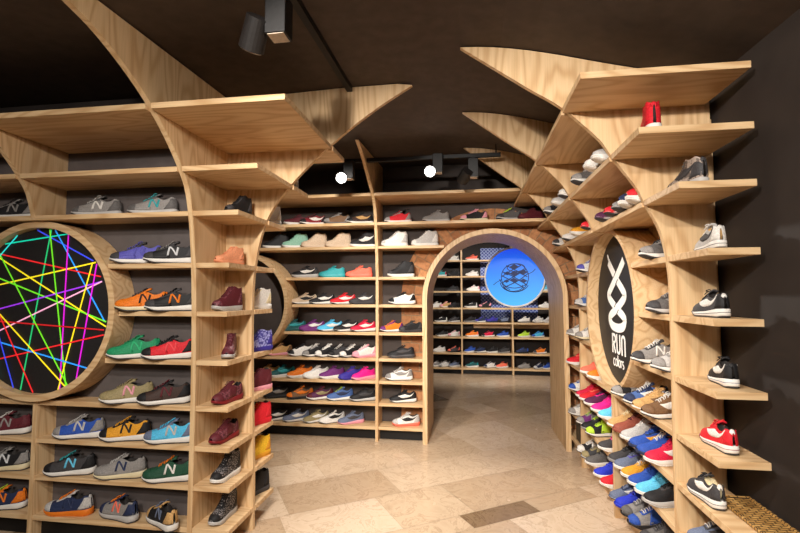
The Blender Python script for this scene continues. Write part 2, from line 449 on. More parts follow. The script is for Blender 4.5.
# right wall unit
PY = (2.40, 3.355, 4.265)
u = thing('aisle_shelving', 'long plywood shelving on the right wall with three curved fins reaching the ceiling', 'shelving unit', (1.1, 3.4, 0))
for y in PY: panel_y('curved_panel', PR, y, y+.03, 1.19, u, abs(y-3.4) < .2)
RYC = 3.42
segs = [(2.43, 3.355), (3.385, 4.265), (4.295, 4.92)]
for k, zt in ZR.items():
    xf = edge(PR, zt)+.003
    fr = 1.58 if k == 'H' else (2.02 if k != 'J' else 2.02)
    board('end_shelf', xf, 1.168, fr, 2.40, zt-T, zt, WX, u)
    hc = halfchord(zt) if k in 'DEF' else 0
    for (a, b_) in segs:
        if hc:
            for (c, d) in ((a, min(b_, RYC-hc)), (max(a, RYC+hc), b_)):
                if d-c > .02: board('shelf', xf, 1.19, c, d, zt-T, zt, WY, u)
        else:
            board('shelf', xf, 1.19, a, b_, zt-T, zt, WY, u)
board('back_panel', 1.191, 1.212, 2.43, 4.92, .02, 2.38, WZ, u)
board('plinth', 1.03, 1.05, 2.43, 4.90, 0, ZS['J']-T, WY, u)

# back room unit
BZ = (.122, .405, .708, .984, 1.265, 1.587, 1.876, 2.185)
u = thing('far_shelving', 'plywood shoe shelving at the end of the back room beyond the arch', 'shelving unit', (.5, 8.9, 0))
bx = (-1.1, -.125, .827, 1.78, 2.7)
for x in bx: board('upright_panel', x-.015, x+.015, 8.85, 9.12, 0, 2.5, WZ, u)
for zt in BZ:
    for a, b_ in zip(bx, bx[1:]): board('shelf', a+.015, b_-.015, 8.85, 9.12, zt-T, zt, WX, u)
board('rail', .1, 1.76, 9.13, 9.16, .86, .96, WX, u)
board('plinth', -1.1, 2.7, 8.98, 9.0, 0, .09, M_BLACK, u)
# blue woven-pattern panel behind those shelves
m, nt, b = newmat('blue_pattern_cloth')
tc = N(nt, 'ShaderNodeTexCoord'); mp = N(nt, 'ShaderNodeMapping'); mp.inputs['Rotation'].default_value = (0, .75, 0); mp.inputs['Scale'].default_value = (8, 8, 8)
nt.links.new(tc.outputs['Object'], mp.inputs[0])
w1 = N(nt, 'ShaderNodeTexWave'); w1.inputs['Scale'].default_value = .8; w1.inputs['Distortion'].default_value = 1; nt.links.new(mp.outputs[0], w1.inputs['Vector'])
w2 = N(nt, 'ShaderNodeTexWave', bands_direction='Z'); w2.inputs['Scale'].default_value = .8; w2.inputs['Distortion'].default_value = 1; nt.links.new(mp.outputs[0], w2.inputs['Vector'])
mxm = N(nt, 'ShaderNodeMath', operation='MAXIMUM'); nt.links.new(w1.outputs['Fac'], mxm.inputs[0]); nt.links.new(w2.outputs['Fac'], mxm.inputs[1])
r = ramp(nt, [(.8, hexc('#1f3a8c')), (.97, hexc('#98a8d8'))]); nt.links.new(mxm.outputs[0], r.inputs[0]); nt.links.new(r.outputs[0], b.inputs['Base Color'])
bm = bmesh.new(); box(bm, .25, 1.35, 9.26, 9.285, 1.0, 2.45)
tag(obj('wall_hanging', bm, m), 'blue crisscross patterned hanging behind the back room shelves', 'wall hanging')

# ------------------------------------------------------------------ round framed signs
def ring_mesh(R, Ri, y0, y1, seg=96):
    bm = bmesh.new()
    V = [[bm.verts.new((r*math.cos(2*PI*i/seg), y, r*math.sin(2*PI*i/seg))) for i in range(seg)] for r, y in ((Ri, y0), (R, y0), (R, y1), (Ri, y1))]
    for i in range(seg):
        j = (i+1) % seg
        for a in range(4):
            A, B = V[a], V[(a+1) % 4]; bm.faces.new((A[i], A[j], B[j], B[i]))
    return bm
def disc_mesh(R, y0, y1, seg=96):
    bm = bmesh.new(); cyl(bm, (0, y0, 0), (0, y1, 0), R, seg=seg); return bm
# (1) colourful lines
s = thing('round_sign', 'round plywood framed disc of bright coloured lines crossing on black', 'sign', (LXC, 2.49, RZ))
obj('frame', ring_mesh(RR, RR-.04, 0, .175), WX, s, world=False)
dsc = obj('disc', disc_mesh(RR-.041, .05, .07), M_DISC, s, world=False)
LC = dict(teal='#12d8b0', blue='#3d4df0', green='#28c878', azure='#2f9cff', red='#e8282c', yellow='#ffe924', lime='#74e82a', purple='#a03af0', pink='#ffb4d8', magenta='#e21fe0', dred='#c22024', cyan='#2fe6e6')
lines = [(-0.34, 0.5, 0.18, 0.49, 'teal'), (-0.06, 0.56, 0.36, 0.31, 'blue'), (0.05, 0.53, -0.13, -0.55, 'green'), (0.08, 0.53, 0.46, -0.07, 'azure'), (-0.42, 0.43, 0.42, 0.21, 'red'), (-0.52, 0.13, 0.38, 0.3, 'yellow'), (-0.42, 0.41, 0.47, -0.1, 'yellow'), (-0.42, 0.24, 0.47, -0.07, 'lime'), (-0.5, -0.04, 0.43, 0.18, 'purple'), (-0.45, -0.2, 0.43, 0.18, 'pink'), (0.04, 0.52, 0.22, -0.5, 'lime'), (0.18, 0.49, 0.17, -0.5, 'magenta'), (0.36, 0.3, 0.16, -0.51, 'yellow'), (0.39, 0.29, 0.28, -0.43, 'magenta'), (-0.42, -0.36, 0.46, -0.15, 'red'), (-0.5, -0.16, 0.37, -0.36, 'azure'), (-0.5, -0.06, 0.46, -0.12, 'dred'), (-0.45, 0.11, 0.21, -0.48, 'yellow'), (-0.40, 0.46, 0.23, -0.48, 'lime'), (-0.4, 0.15, -0.02, -0.53, 'red'), (-0.42, 0.16, -0.17, -0.51, 'blue'), (-.3, -.3, -.28, -.45, 'cyan'), (-.46, .2, -.2, .5, 'cyan')]
for i, (a, b_, c, d, k) in enumerate(lines):
    bm = bmesh.new()
    def clip(p):
        l = math.hypot(*p); return p if l < .517 else (p[0]*.517/l, p[1]*.517/l)
    ribbon(bm, [clip((a, b_)), clip((c, d))], 0.0085, .0012, lambda x, y, h: (x, .0485-h, y), base=.0004*i)
    obj('light_line', bm, emit('line_'+k, hexc(LC[k]), .48), dsc, world=False)
# (2) plain dark disc in the nook
s = thing('round_sign', 'round plywood framed plain dark disc at the left end of the back wall', 'sign', (XCB, 4.60, RZ))
obj('frame', ring_mesh(RR, RR-.04, 0, .32), WX, s, world=False)
obj('disc', disc_mesh(RR-.041, .10, .12), M_BACKW, s, world=False)
# (3) black oval-looking sign with white lace and lettering, facing the aisle
s = thing('round_sign', 'round plywood framed black sign with a twisted white lace and white lettering', 'sign', (.972, RYC, RZ), rz=-PI/2)
obj('frame', ring_mesh(RR, RR-.03, 0, .215), WX, s, world=False)
dsc = obj('disc', disc_mesh(RR-.031, .085, .10), M_DISC, s, world=False)
# lettering drawn on the disc: local x = to the reader's right
P3 = lambda x, y, h: (x, .0848-h, y)
bm = bmesh.new()
def arc(cx, cy, rx, ry, a0, a1, n=14): return [(cx+rx*math.cos(math.radians(a0+(a1-a0)*i/n)), cy+ry*math.sin(math.radians(a0+(a1-a0)*i/n))) for i in range(n+1)]
cx_ = -.055
la = smoothcurve([(cx_+a*1.12, b) for a, b in ((-.15, .345), (-.10, .30), (0, .215), (.12, .13), (.155, .095), (.12, .06), (0, 0), (-.12, -.05), (-.15, -.08), (-.11, -.125), (0, -.14), (.11, -.125), (.15, -.08), (.12, -.05), (0, 0), (-.12, .06), (-.155, .095), (-.12, .13), (0, .215), (.12, .30), (.16, .335))], 6)
ribbon(bm, la[:len(la)//2+1], .062, .002, P3, .0)
ribbon(bm, la[len(la)//2:], .062, .002, P3, .0026)
ribbon(bm, [(cx_-.185, .40), (cx_-.15, .345)], .018, .002, P3, .0)
obj('lace_emblem', bm, M_WHITE, dsc, world=False)
bm = bmesh.new()   # seams where the lace crosses itself
for (z_, sg) in ((.215, 1), (0, 1)):
    for d_ in (-1, 1):
        c_ = Vector((cx_, z_)); u_ = Vector((.80, .60*sg)); n_ = Vector((-u_.y, u_.x))*.034*d_
        p_, q_ = c_+n_-u_*.032, c_+n_+u_*.032
        ribbon(bm, [tuple(p_), tuple(q_)], .007, .001, P3, .0046)
obj('seam', bm, M_DISC, dsc, world=False)
bm = bmesh.new(); W = .019
x0, yb, yt = -.175, -.325, -.185
def letter(*strokes):
    for st in strokes: ribbon(bm, st, W, .002, P3)
letter([(x0, yb), (x0, yt)], [(x0, yt-.008)]+arc(x0+.035, yt-.036, .032, .028, 90, -90)+[(x0, yt-.065)], [(x0+.022, yt-.066), (x0+.062, yb)])
x1 = x0+.098
letter([(x1, yt)]+arc(x1+.032, yb+.037, .032, .03, 180, 360)+[(x1+.064, yt)])
x2 = x1+.105
letter([(x2, yb)]+arc(x2+.032, yt-.037, .032, .03, 180, 0)+[(x2+.064, yb)])
obj('large_lettering', bm, M_WHITE, dsc, world=False)
bm = bmesh.new(); W = .0085
yb = -.415; h = .06; xx = -.165
letter(arc(xx+.02, yb+.025, .02, .025, 50, 310)); xx += .047
letter(arc(xx+.02, yb+.025, .02, .025, 0, 360)); xx += .052
letter([(xx, yb), (xx, yb+.078)]); xx += .014
letter(arc(xx+.02, yb+.025, .02, .025, 0, 360)); xx += .052
letter([(xx, yb), (xx, yb+.05)], [(xx, yb+.03)]+arc(xx+.018, yb+.03, .018, .018, 180, 80, 8)); xx += .03
letter(arc(xx+.015, yb+.037, .013, .0125, 60, 270, 10)+arc(xx+.015, yb+.0125, .013, .0125, 90, -120, 10))
obj('small_lettering', bm, M_WHITE, dsc, world=False)
# (4) hanging blue light box with the lace knot
m, nt, b = newmat('blue_backlit_face')
tc = N(nt, 'ShaderNodeTexCoord'); sp = N(nt, 'ShaderNodeSeparateXYZ'); nt.links.new(tc.outputs['Object'], sp.inputs[0])
mr = N(nt, 'ShaderNodeMapRange'); mr.inputs[1].default_value = -.38; mr.inputs[2].default_value = .38; nt.links.new(sp.outputs['Z'], mr.inputs[0])
r = ramp(nt, [(0, hexc('#3ab8ff')), (.55, hexc('#1a84f4')), (1, hexc('#2344e4'))]); nt.links.new(mr.outputs[0], r.inputs[0])
nt.links.new(r.outputs[0], b.inputs['Emission Color']); b.inputs['Emission Strength'].default_value = .9; b.inputs['Base Color'].default_value = (.02, .06, .2, 1)
s = thing('light_box', 'glowing blue round light box with a dark knotted lace emblem, hanging beyond the arch', 'sign', (.585, 5.95, 1.735), rz=math.radians(-14))
obj('housing', ring_mesh(.385, .365, 0, .09), M_WHITE, s, world=False)
fce = obj('face', disc_mesh(.366, .006, .08), m, s, world=False)
obj('hanger', (lambda bm: (cyl(bm, (-.2, .045, .33), (-.2, .045, .875), .004, seg=8), cyl(bm, (.2, .045, .33), (.2, .045, .875), .004, seg=8), bm)[2])(bmesh.new()), M_BLACK, s, world=False)
M_KNOT = plain('navy_print', hexc('#16306e'), .5)
bm = bmesh.new(); P4 = lambda x, y, h: (x, .0055-h, y)
for (cx, cy, rx, ry, a0, a1) in ((0, 0, .165, .17, 60, 250), (.0, -.03, .165, .16, 200, 350), (0, .0, .19, .14, 190, 320), (.02, .12, .11, .05, 0, 360), (.0, -.06, .18, .13, 185, 340), (.02, .0, .155, .17, -40, 60), (-.02, -.12, .12, .06, 180, 380)):
    ribbon(bm, arc(cx, cy, rx, ry, a0, a1, 24), .010, .0008, P4)
for q in (((-.15, .07), (-.02, .01), (.15, -.1)), ((-.16, .02), (-.03, -.05), (.12, -.14)), ((.15, .10), (.02, .02), (-.15, -.07)), ((.165, .04), (.04, -.05), (-.13, -.13)), ((-.1, .15), (.03, .08), (.16, 0)), ((.09, .15), (-.03, .09), (-.16, .01))):
    ribbon(bm, smoothcurve(q, 8), .012, .0008, P4)
for (cx, cy, r_) in ((0, .045, .05), (.105, .06, .05), (-.09, .05, .035), (-.01, -.04, .042), (.11, -.05, .04), (-.1, -.05, .03), (0, .13, .05)):
    pts = [(cx+r_*1.3*math.cos(q*PI/2), cy+r_*.75*math.sin(q*PI/2)) for q in range(4)]
    prism(bm, pts, lambda a, b_: (a, .0055, b_), lambda a, b_: (a, .0049, b_))
for q in (((.15, .03), (.22, .06), (.26, .10)), ((-.16, -.03), (-.22, -.06), (-.27, -.10))):
    ribbon(bm, smoothcurve(q, 6), .008, .0008, P4)
obj('knot_emblem', bm, M_KNOT, fce, world=False)

# ------------------------------------------------------------------ track lights
def bar(name, p0, p1, w, h, label, gap=None):
    bm = bmesh.new(); p0, p1 = Vector(p0), Vector(p1)
    if abs(p1.x-p0.x) > abs(p1.y-p0.y): box(bm, p0.x, p1.x, p0.y-w/2, p0.y+w/2, p0.z-h/2, p0.z+h/2, .003)
    else: prism(bm, [(-w/2, -h/2), (w/2, -h/2), (w/2, h/2), (-w/2, h/2)], lambda a, b: (p0.x+a, p0.y, p0.z+b), lambda a, b: (p1.x+a, p1.y, p1.z+b))
    return tag(obj(name, bm, M_BLACK), label, 'light track')
bar('light_track', (-.757, -1.6, 2.72), (-.757, 2.83, 2.853), .036, .034, 'black ceiling track running from the camera side to the left fin tip')
bar('light_track', (-2.2, 4.1, 2.762), (-.965, 4.1, 2.762), .04, .036, 'black ceiling track left of the back wall upright')
o = bar('light_track', (-.925, 4.1, 2.762), (.30, 4.1, 2.762), .04, .036, 'black ceiling track above the back shelving with two lamps on it')
bm = bmesh.new(); cyl(bm, (.26, 4.1, 2.775), (.26, 4.1, 2.86), .006, seg=8)
ob = obj('hanger', bm, M_BLACK, o)
M_LENS = emit('lamp_lens', (1, .96, .88), 14)
M_LENSOFF = plain('lamp_lens_unlit', hexc('#c8b8a6'), .3)
M_HOUS = plain('dark_grey_housing', hexc('#1c1918'), .45, .1)
def spotlight(pos, aim, label, lit=True, big=False, zbar=None, boxdx=0.075):
    pos = Vector(pos); d = (Vector(aim)-pos).normalized()
    t = thing('track_spotlight', label, 'spotlight', pos, group='track spotlights')
    s_ = 1.0
    bm = bmesh.new(); cyl(bm, -d*.075*s_, d*.06*s_, .05*s_, .055*s_, 24, caps=True); lh = obj('lamp_head', bm, M_HOUS, t, world=False)
    bm = bmesh.new(); cyl(bm, d*.061*s_, d*.066*s_, .046*s_, seg=24); obj('lens', bm, M_LENS if lit else M_LENSOFF, lh, world=False)
    bm = bmesh.new(); box(bm, boxdx-.045, boxdx+.045, -.045, .045, -.02, .15, .004); db = obj('driver_box', bm, M_BLACK, t, world=False)
    bm = bmesh.new(); box(bm, boxdx-.036, boxdx+.036, -.036, .036, -.0225, -.0195); obj('end_plate', bm, M_LENSOFF, db, world=False)
    top = (zbar-pos.z) if zbar else .16
    bm = bmesh.new(); box(bm, boxdx-.02, boxdx+.02, -.015, .015, .15, top, 0); obj('stem', bm, M_BLACK, t, world=False)
    bm = bmesh.new(); cyl(bm, (boxdx-.046, 0, .02), (-.0, 0, .0), .012, seg=10); obj('bracket', bm, M_BLACK, t, world=False)
    return t, d
LK = []
def spot(pos, aim, W, ang=70, blend=.7, rad=.05, col=(1, .93, .845)):
    l = bpy.data.lights.new('spot', 'SPOT'); l.energy = W; l.spot_size = math.radians(ang); l.spot_blend = blend; l.shadow_soft_size = rad; l.color = col
    o = bpy.data.objects.new('lamp_or_fill_spot', l); COL.objects.link(o); o.location = pos
    o.rotation_euler = (Vector(aim)-Vector(pos)).to_track_quat('-Z', 'Y').to_euler()
    return o
# track lamps plus added unseen spots: (position, aim, watts, cone)
LIGHTS = [((-.757, -.7, 2.72), (-2.3, 2.6, 1.2), 230, 72), ((-.757, .3, 2.72), (-1.5, 2.75, 1.1), 150, 62),
 ((-.757, -.3, 2.72), (1.05, 2.9, 1.1), 290, 75), ((.2, -.6, 2.72), (1.0, 2.5, 1.5), 210, 70),
 ((-.5, .9, 2.72), (.1, 3.5, 0), 230, 72), ((-1.0, 3.25, 2.68), (-1.5, 4.8, 1.1), 130, 95),  # last entry: unseen spot added behind the pier fin to brighten the back wall
 ((-.757, .5, 2.72), (-.3, 4.8, 1.4), 190, 48),
 ((-.335, 3.94, 2.58), (.5, 2.6, .4), 160, 90), ((-1.16, 3.94, 2.56), (-.9, 3.0, .2), 90, 90),
 ((0.0, 7.2, 2.55), (0, 8.9, 1.1), 110, 100), ((1.2, 7.2, 2.55), (1.2, 8.9, 1.1), 110, 100)]
LIGHTS.append(((-.757, 0, 2.70), (.75, 4.8, 1.1), 170, 42))  # unseen spot added to brighten the arch and its right jamb
AREAS = [((-.6, -1.2, 2.75), (math.radians(25), 0, 0), 1.6, .8, 95)]
EXPO = 0.16
SHOES = [
 ('run', -2.987, 2.585, 2.0, 194, 1.02, 'black', 'grey', 'white', 'black', 'N', 'grey', 'black sneaker with grey panels, eighth shelf up, left wall edge bay', 0),
 ('run', -2.952, 2.585, 0.613, 194, 1.02, 'maroon', 'maroon', 'white', 'white', 'N', 'grey', 'maroon sneaker with white collar, third shelf up, left wall edge bay', 0),
 ('run', -2.952, 2.585, 0.387, 194, 1.02, 'black', 'grey', 'cream', 'grey', 'N', 'silver', 'black sneaker with silver letter, second shelf up, left wall edge bay', 0),
 ('run', -2.959, 2.585, 0.147, 194, 1.02, 'navy', 'orange', 'white', 'lime', 'N', 'orange', 'navy sneaker with orange heel and lime laces, bottom shelf, left wall edge bay', 0),
 ('run', -2.36, 2.585, 2.0, 194, 1.02, 'grey', 'darkgrey', 'lightgrey', 'lightgrey', 'N', 'white', 'grey sneaker with white letter, leftmost, eighth shelf up, left wall', 0),
 ('run', -1.963, 2.585, 2.0, 194, 1.02, 'grey', 'darkgrey', 'lightgrey', 'teal', 'N', 'teal', 'grey sneaker with teal letter and heel, second from left, eighth shelf up, left wall', 0),
 ('run', -2.042, 2.561, 1.695, 205.6, 1.02, 'violet', 'charcoal', 'white', 'violet', 'N', 'violet', 'violet sneaker with charcoal heel, leftmost, seventh shelf up, left wall', 0),
 ('run', -1.815, 2.561, 1.695, 205.6, 1.02, 'black', 'charcoal', 'white', 'grey', 'N', 'silver', 'black sneaker with silver letter, second from left, seventh shelf up, left wall', 0),
 ('run', -1.992, 2.557, 1.405, 207.7, 1.02, 'orange', 'orange', 'cream', 'charcoal', 'N', 'black', 'orange sneaker with dark letter, leftmost, sixth shelf up, left wall', 0),
 ('run', -1.792, 2.557, 1.405, 207.7, 1.02, 'black', 'charcoal', 'white', 'black', 'N', 'orange', 'black sneaker with orange letter, second from left, sixth shelf up, left wall', 0),
 ('run', -2.039, 2.562, 1.115, 205.1, 1.02, 'green', 'green', 'white', 'green', 'N', 'green2', 'green sneaker with plain green sides, leftmost, fifth shelf up, left wall', 0),
 ('run', -1.808, 2.562, 1.115, 205.1, 1.02, 'red', 'black', 'white', 'black', 'N', 'red2', 'red sneaker with black panels, second from left, fifth shelf up, left wall', 0),
 ('run', -2.083, 2.567, 0.845, 203.0, 1.02, 'olive', 'olive', 'white', 'olive', 'N', 'pink', 'olive sneaker with pink letter, leftmost, fourth shelf up, left wall', 0),
 ('run', -1.832, 2.567, 0.845, 203.0, 1.02, 'darkbrown', 'black', 'white', 'maroon', 'N', 'maroon', 'dark brown sneaker with dark red collar, second from left, fourth shelf up, left wall', 0),
 ('run', -2.421, 2.585, 0.613, 194, 1.02, 'blue', 'grey', 'white', 'lightgrey', 'N', 'lightgrey', 'blue sneaker with grey panels, leftmost, third shelf up, left wall', 0),
 ('run', -2.098, 2.585, 0.613, 194, 1.02, 'mustard', 'black', 'white', 'mustard', 'N', 'black', 'mustard sneaker with black heel half, second from left, third shelf up, left wall', 0),
 ('run', -1.798, 2.585, 0.613, 194, 1.02, 'lightblue', 'slate', 'white', 'lightblue', 'N', 'lightgrey', 'light blue sneaker with slate base, third from left, third shelf up, left wall', 0),
 ('run', -2.473, 2.585, 0.387, 194, 1.02, 'charcoal', 'black', 'white', 'teal', 'N', 'skyblue', 'charcoal sneaker with pale blue letter, leftmost, second shelf up, left wall', 0),
 ('run', -2.123, 2.585, 0.387, 194, 1.02, 'grey', 'grey', 'cream', 'lightgrey', 'N', 'navy', 'grey sneaker with navy letter, second from left, second shelf up, left wall', 0),
 ('run', -1.798, 2.585, 0.387, 194, 1.02, 'darkgreen', 'darkgreen', 'white', 'orange', 'N', 'white', 'dark green sneaker with orange laces, third from left, second shelf up, left wall', 0),
 ('run', -2.467, 2.585, 0.147, 185, 1.02, 'navy', 'lightgrey', 'orange', 'orange', 'N', 'navy', 'navy sneaker with orange sole and laces, leftmost, bottom shelf, left wall', 0),
 ('run', -2.121, 2.585, 0.147, 165, 1.02, 'grey', 'navy', 'lightgrey', 'orange', 'N', 'coral', 'grey sneaker with coral marks, second from left, bottom shelf, left wall', 0),
 ('run', -1.807, 2.552, 0.147, 150, 1.02, 'black', 'tan', 'white', 'slate', 'N', 'slate', 'black sneaker with tan heel, third from left, bottom shelf, left wall', 0),
 ('roshe', -1.853, 4.74, 2.262, 212.4, 0.98, 'maroon', 'black', 'white', 'maroon', '', '', 'maroon knit trainer with dark base, leftmost, ninth shelf up, wide back wall bay', 1),
 ('run', -1.67, 4.74, 2.262, 212.4, 0.98, 'darkred', 'black', 'white', 'darkred', 'S', 'white', 'dark red sneaker with pale sole, second from left, ninth shelf up, wide back wall bay', 1),
 ('run', -1.399, 4.74, 2.262, 202.6, 0.98, 'brown', 'grey', 'darkgrey', 'grey', '', '', 'brown sneaker with grey panels, third from left, ninth shelf up, wide back wall bay', 1),
 ('run', -1.144, 4.74, 2.262, 202.6, 0.98, 'darkbrown', 'black', 'white', 'black', 'S', 'tan', 'dark brown sneaker with pale sole, fourth from left, ninth shelf up, wide back wall bay', 1),
 ('high', -2.118, 4.8, 2.018, 206.2, 0.98, 'black', 'black', 'white', 'black', '', '', 'black high top with pale sole, leftmost, eighth shelf up, wide back wall bay', 1),
 ('high', -1.896, 4.8, 2.018, 206.5, 0.98, 'mint', 'mint', 'white', 'mint', '', '', 'mint high top with mint upper, second from left, eighth shelf up, wide back wall bay', 1),
 ('high', -1.676, 4.8, 2.018, 206.5, 0.98, 'beige', 'beige', 'beige', 'beige', '', '', 'beige high top with plain upper, third from left, eighth shelf up, wide back wall bay', 1),
 ('high', -1.403, 4.8, 2.018, 201.0, 0.98, 'beige', 'beige', 'beige', 'beige', '', '', 'beige high top with same coloured sole, fourth from left, eighth shelf, wide back wall bay', 1),
 ('high', -1.123, 4.8, 2.018, 200.5, 0.98, 'black', 'black', 'white', 'black', 'S', 'white', 'black high top with white side mark, fifth from left, eighth shelf, wide back wall bay', 1),
 ('roshe', -1.775, 4.8, 1.695, 192, 0.98, 'black', 'charcoal', 'lightgrey', 'black', 'S', 'white', 'black knit trainer with small white mark, leftmost, seventh shelf up, wide back wall bay', 1),
 ('roshe', -1.468, 4.8, 1.695, 192, 0.98, 'teal', 'teal', 'teal', 'teal', '', '', 'teal knit trainer with teal sole, second from left, seventh shelf up, wide back wall bay', 1),
 ('roshe', -1.166, 4.8, 1.695, 192, 0.98, 'coral', 'coral', 'coral', 'coral', '', '', 'coral knit trainer with coral sole, third from left, seventh shelf up, wide back wall bay', 1),
 ('cortez', -1.783, 4.8, 1.405, 208.6, 0.98, 'beige', 'beige', 'white', 'beige', 'S', 'black', 'beige flat sneaker with black mark, leftmost, sixth shelf up, wide back wall bay', 1),
 ('cortez', -1.578, 4.8, 1.405, 208.6, 0.98, 'black', 'black', 'white', 'black', 'S', 'white', 'black flat sneaker with white mark, second from left, sixth shelf up, wide back wall bay', 1),
 ('cortez', -1.342, 4.8, 1.405, 207.7, 0.98, 'red', 'red', 'white', 'red', 'S', 'white', 'red flat sneaker with white mark, third from left, sixth shelf up, wide back wall bay', 1),
 ('cortez', -1.131, 4.8, 1.405, 207.7, 0.98, 'charcoal', 'charcoal', 'charcoal', 'charcoal', 'S', 'white', 'charcoal flat sneaker with white mark, fourth from left, sixth shelf up, wide back wall bay', 1),
 ('cortez', -1.905, 4.8, 1.115, 206.8, 0.98, 'darkteal', 'darkteal', 'darkteal', 'darkteal', 'S', 'teal', 'dark teal flat sneaker with faint mark, leftmost, fifth shelf up, wide back wall bay', 1),
 ('cortez', -1.688, 4.8, 1.115, 208.9, 0.98, 'purple', 'purple', 'purple', 'purple', 'S', 'white', 'purple flat sneaker with white mark, second from left, fifth shelf up, wide back wall bay', 1),
 ('cortez', -1.485, 4.8, 1.115, 213.2, 0.98, 'lightblue', 'lightblue', 'white', 'lightblue', 'S', 'white', 'light blue flat sneaker with white mark, third from left, fifth shelf, wide back wall bay', 1),
 ('cortez', -1.306, 4.8, 1.115, 213.2, 0.98, 'black', 'black', 'white', 'black', 'S', 'white', 'black flat sneaker with white mark, fourth from left, fifth shelf up, wide back wall bay', 1),
 ('cortez', -1.118, 4.8, 1.115, 211.4, 0.98, 'crimson', 'crimson', 'white', 'crimson', 'S', 'white', 'crimson flat sneaker with white mark, fifth from left, fifth shelf up, wide back wall bay', 1),
 ('run', -2.062, 4.8, 0.845, 202.8, 0.98, 'tan', 'brown', 'pink', 'tan', '', '', 'tan sneaker with pink sole, leftmost, fourth shelf up, wide back wall bay', 1),
 ('run', -1.809, 4.8, 0.845, 215.2, 0.98, 'white', 'black', 'white', 'black', '', '', 'white sneaker with black patches, second from left, fourth shelf up, wide back wall bay', 1),
 ('run', -1.647, 4.79, 0.845, 222.2, 0.98, 'black', 'grey', 'white', 'white', '', '', 'black sneaker with grey patches, third from left, fourth shelf up, wide back wall bay', 1),
 ('run', -1.508, 4.79, 0.845, 222.5, 0.98, 'black', 'white', 'white', 'white', '', '', 'black sneaker with white patches, fourth from left, fourth shelf up, wide back wall bay', 1),
 ('run', -1.37, 4.783, 0.845, 227.9, 0.98, 'charcoal', 'black', 'white', 'white', '', '', 'charcoal sneaker with white laces, fifth from left, fourth shelf up, wide back wall bay', 1),
 ('run', -1.245, 4.783, 0.845, 227.9, 0.98, 'black', 'white', 'lightgrey', 'grey', '', '', 'black sneaker with pale heel, sixth from left, fourth shelf up, wide back wall bay', 1),
 ('run', -1.099, 4.794, 0.845, 219.5, 0.98, 'white', 'pink', 'pink', 'white', '', '', 'white sneaker with pink sole, seventh from left, fourth shelf up, wide back wall bay', 1),
 ('roshe', -2.197, 4.8, 0.613, 214.3, 0.98, 'tan', 'tan', 'white', 'tan', '', '', 'tan knit trainer with pale sole, leftmost, third shelf up, wide back wall bay', 1),
 ('roshe', -2.023, 4.8, 0.613, 214.3, 0.98, 'darkteal', 'teal', 'white', 'teal', 'S', 'teal', 'dark teal knit trainer with teal mark, second from left, third shelf, wide back wall bay', 1),
 ('roshe', -1.817, 4.8, 0.613, 212.8, 0.98, 'orange', 'orange', 'white', 'orange', '', '', 'orange knit trainer with white sole, third from left, third shelf up, wide back wall bay', 1),
 ('roshe', -1.636, 4.8, 0.613, 213.2, 0.98, 'white', 'lightgrey', 'white', 'white', '', '', 'white knit trainer with white upper, fourth from left, third shelf up, wide back wall bay', 1),
 ('roshe', -1.457, 4.8, 0.613, 213.2, 0.98, 'purple', 'purple', 'white', 'purple', '', '', 'purple knit trainer with white sole, fifth from left, third shelf up, wide back wall bay', 1),
 ('roshe', -1.247, 4.788, 0.613, 223.6, 0.98, 'indigo', 'purple', 'indigo', 'indigo', '', '', 'indigo knit trainer with indigo sole, sixth from left, third shelf up, wide back wall bay', 1),
 ('roshe', -1.105, 4.788, 0.613, 223.6, 0.98, 'magenta', 'magenta', 'pink', 'magenta', '', '', 'magenta knit trainer with pink sole, seventh from left, third shelf up, wide back wall bay', 1),
 ('run', -2.077, 4.8, 0.387, 201.9, 0.98, 'black', 'black', 'black', 'black', 'S', 'grey', 'black sneaker with grey mark, leftmost, second shelf up, wide back wall bay', 1),
 ('run', -1.814, 4.8, 0.387, 205.8, 0.98, 'brown', 'orange', 'black', 'brown', 'S', 'orange', 'brown sneaker with orange mark, second from left, second shelf up, wide back wall bay', 1),
 ('run', -1.589, 4.8, 0.387, 206.1, 0.98, 'plum', 'maroon', 'white', 'plum', 'S', 'olive', 'plum sneaker with olive mark, third from left, second shelf up, wide back wall bay', 1),
 ('run', -1.366, 4.8, 0.387, 206.1, 0.98, 'denim', 'denim', 'white', 'lime', 'S', 'navy', 'denim blue sneaker with lime collar, fourth from left, second shelf up, wide back wall bay', 1),
 ('run', -1.115, 4.8, 0.387, 203.0, 0.98, 'black', 'black', 'lightgrey', 'black', 'S', 'charcoal', 'black sneaker with pale sole, fifth from left, second shelf up, wide back wall bay', 1),
 ('cortez', -2.084, 4.8, 0.147, 205.5, 0.98, 'black', 'black', 'white', 'black', 'S', 'white', 'black flat sneaker with white mark, leftmost, bottom shelf, wide back wall bay', 1),
 ('cortez', -1.856, 4.8, 0.147, 205.8, 0.98, 'slate', 'slate', 'white', 'slate', 'S', 'white', 'slate flat sneaker with white mark, second from left, bottom shelf, wide back wall bay', 1),
 ('cortez', -1.631, 4.8, 0.147, 213.4, 0.98, 'olive', 'olive', 'white', 'olive', 'S', 'white', 'olive flat sneaker with white sole, third from left, bottom shelf, wide back wall bay', 1),
 ('cortez', -1.453, 4.8, 0.147, 213.4, 0.98, 'white', 'white', 'white', 'black', 'S', 'black', 'white flat sneaker with black mark, fourth from left, bottom shelf, wide back wall bay', 1),
 ('cortez', -1.244, 4.8, 0.147, 208.0, 0.98, 'slate', 'slate', 'pink', 'slate', 'S', 'charcoal', 'slate flat sneaker with pink sole, fifth from left, bottom shelf, wide back wall bay', 1),
 ('run', -0.73, 4.74, 2.262, 192, 0.98, 'red', 'grey', 'white', 'red', '', '', 'red sneaker with white sole, leftmost, ninth shelf up, above the arch', 1),
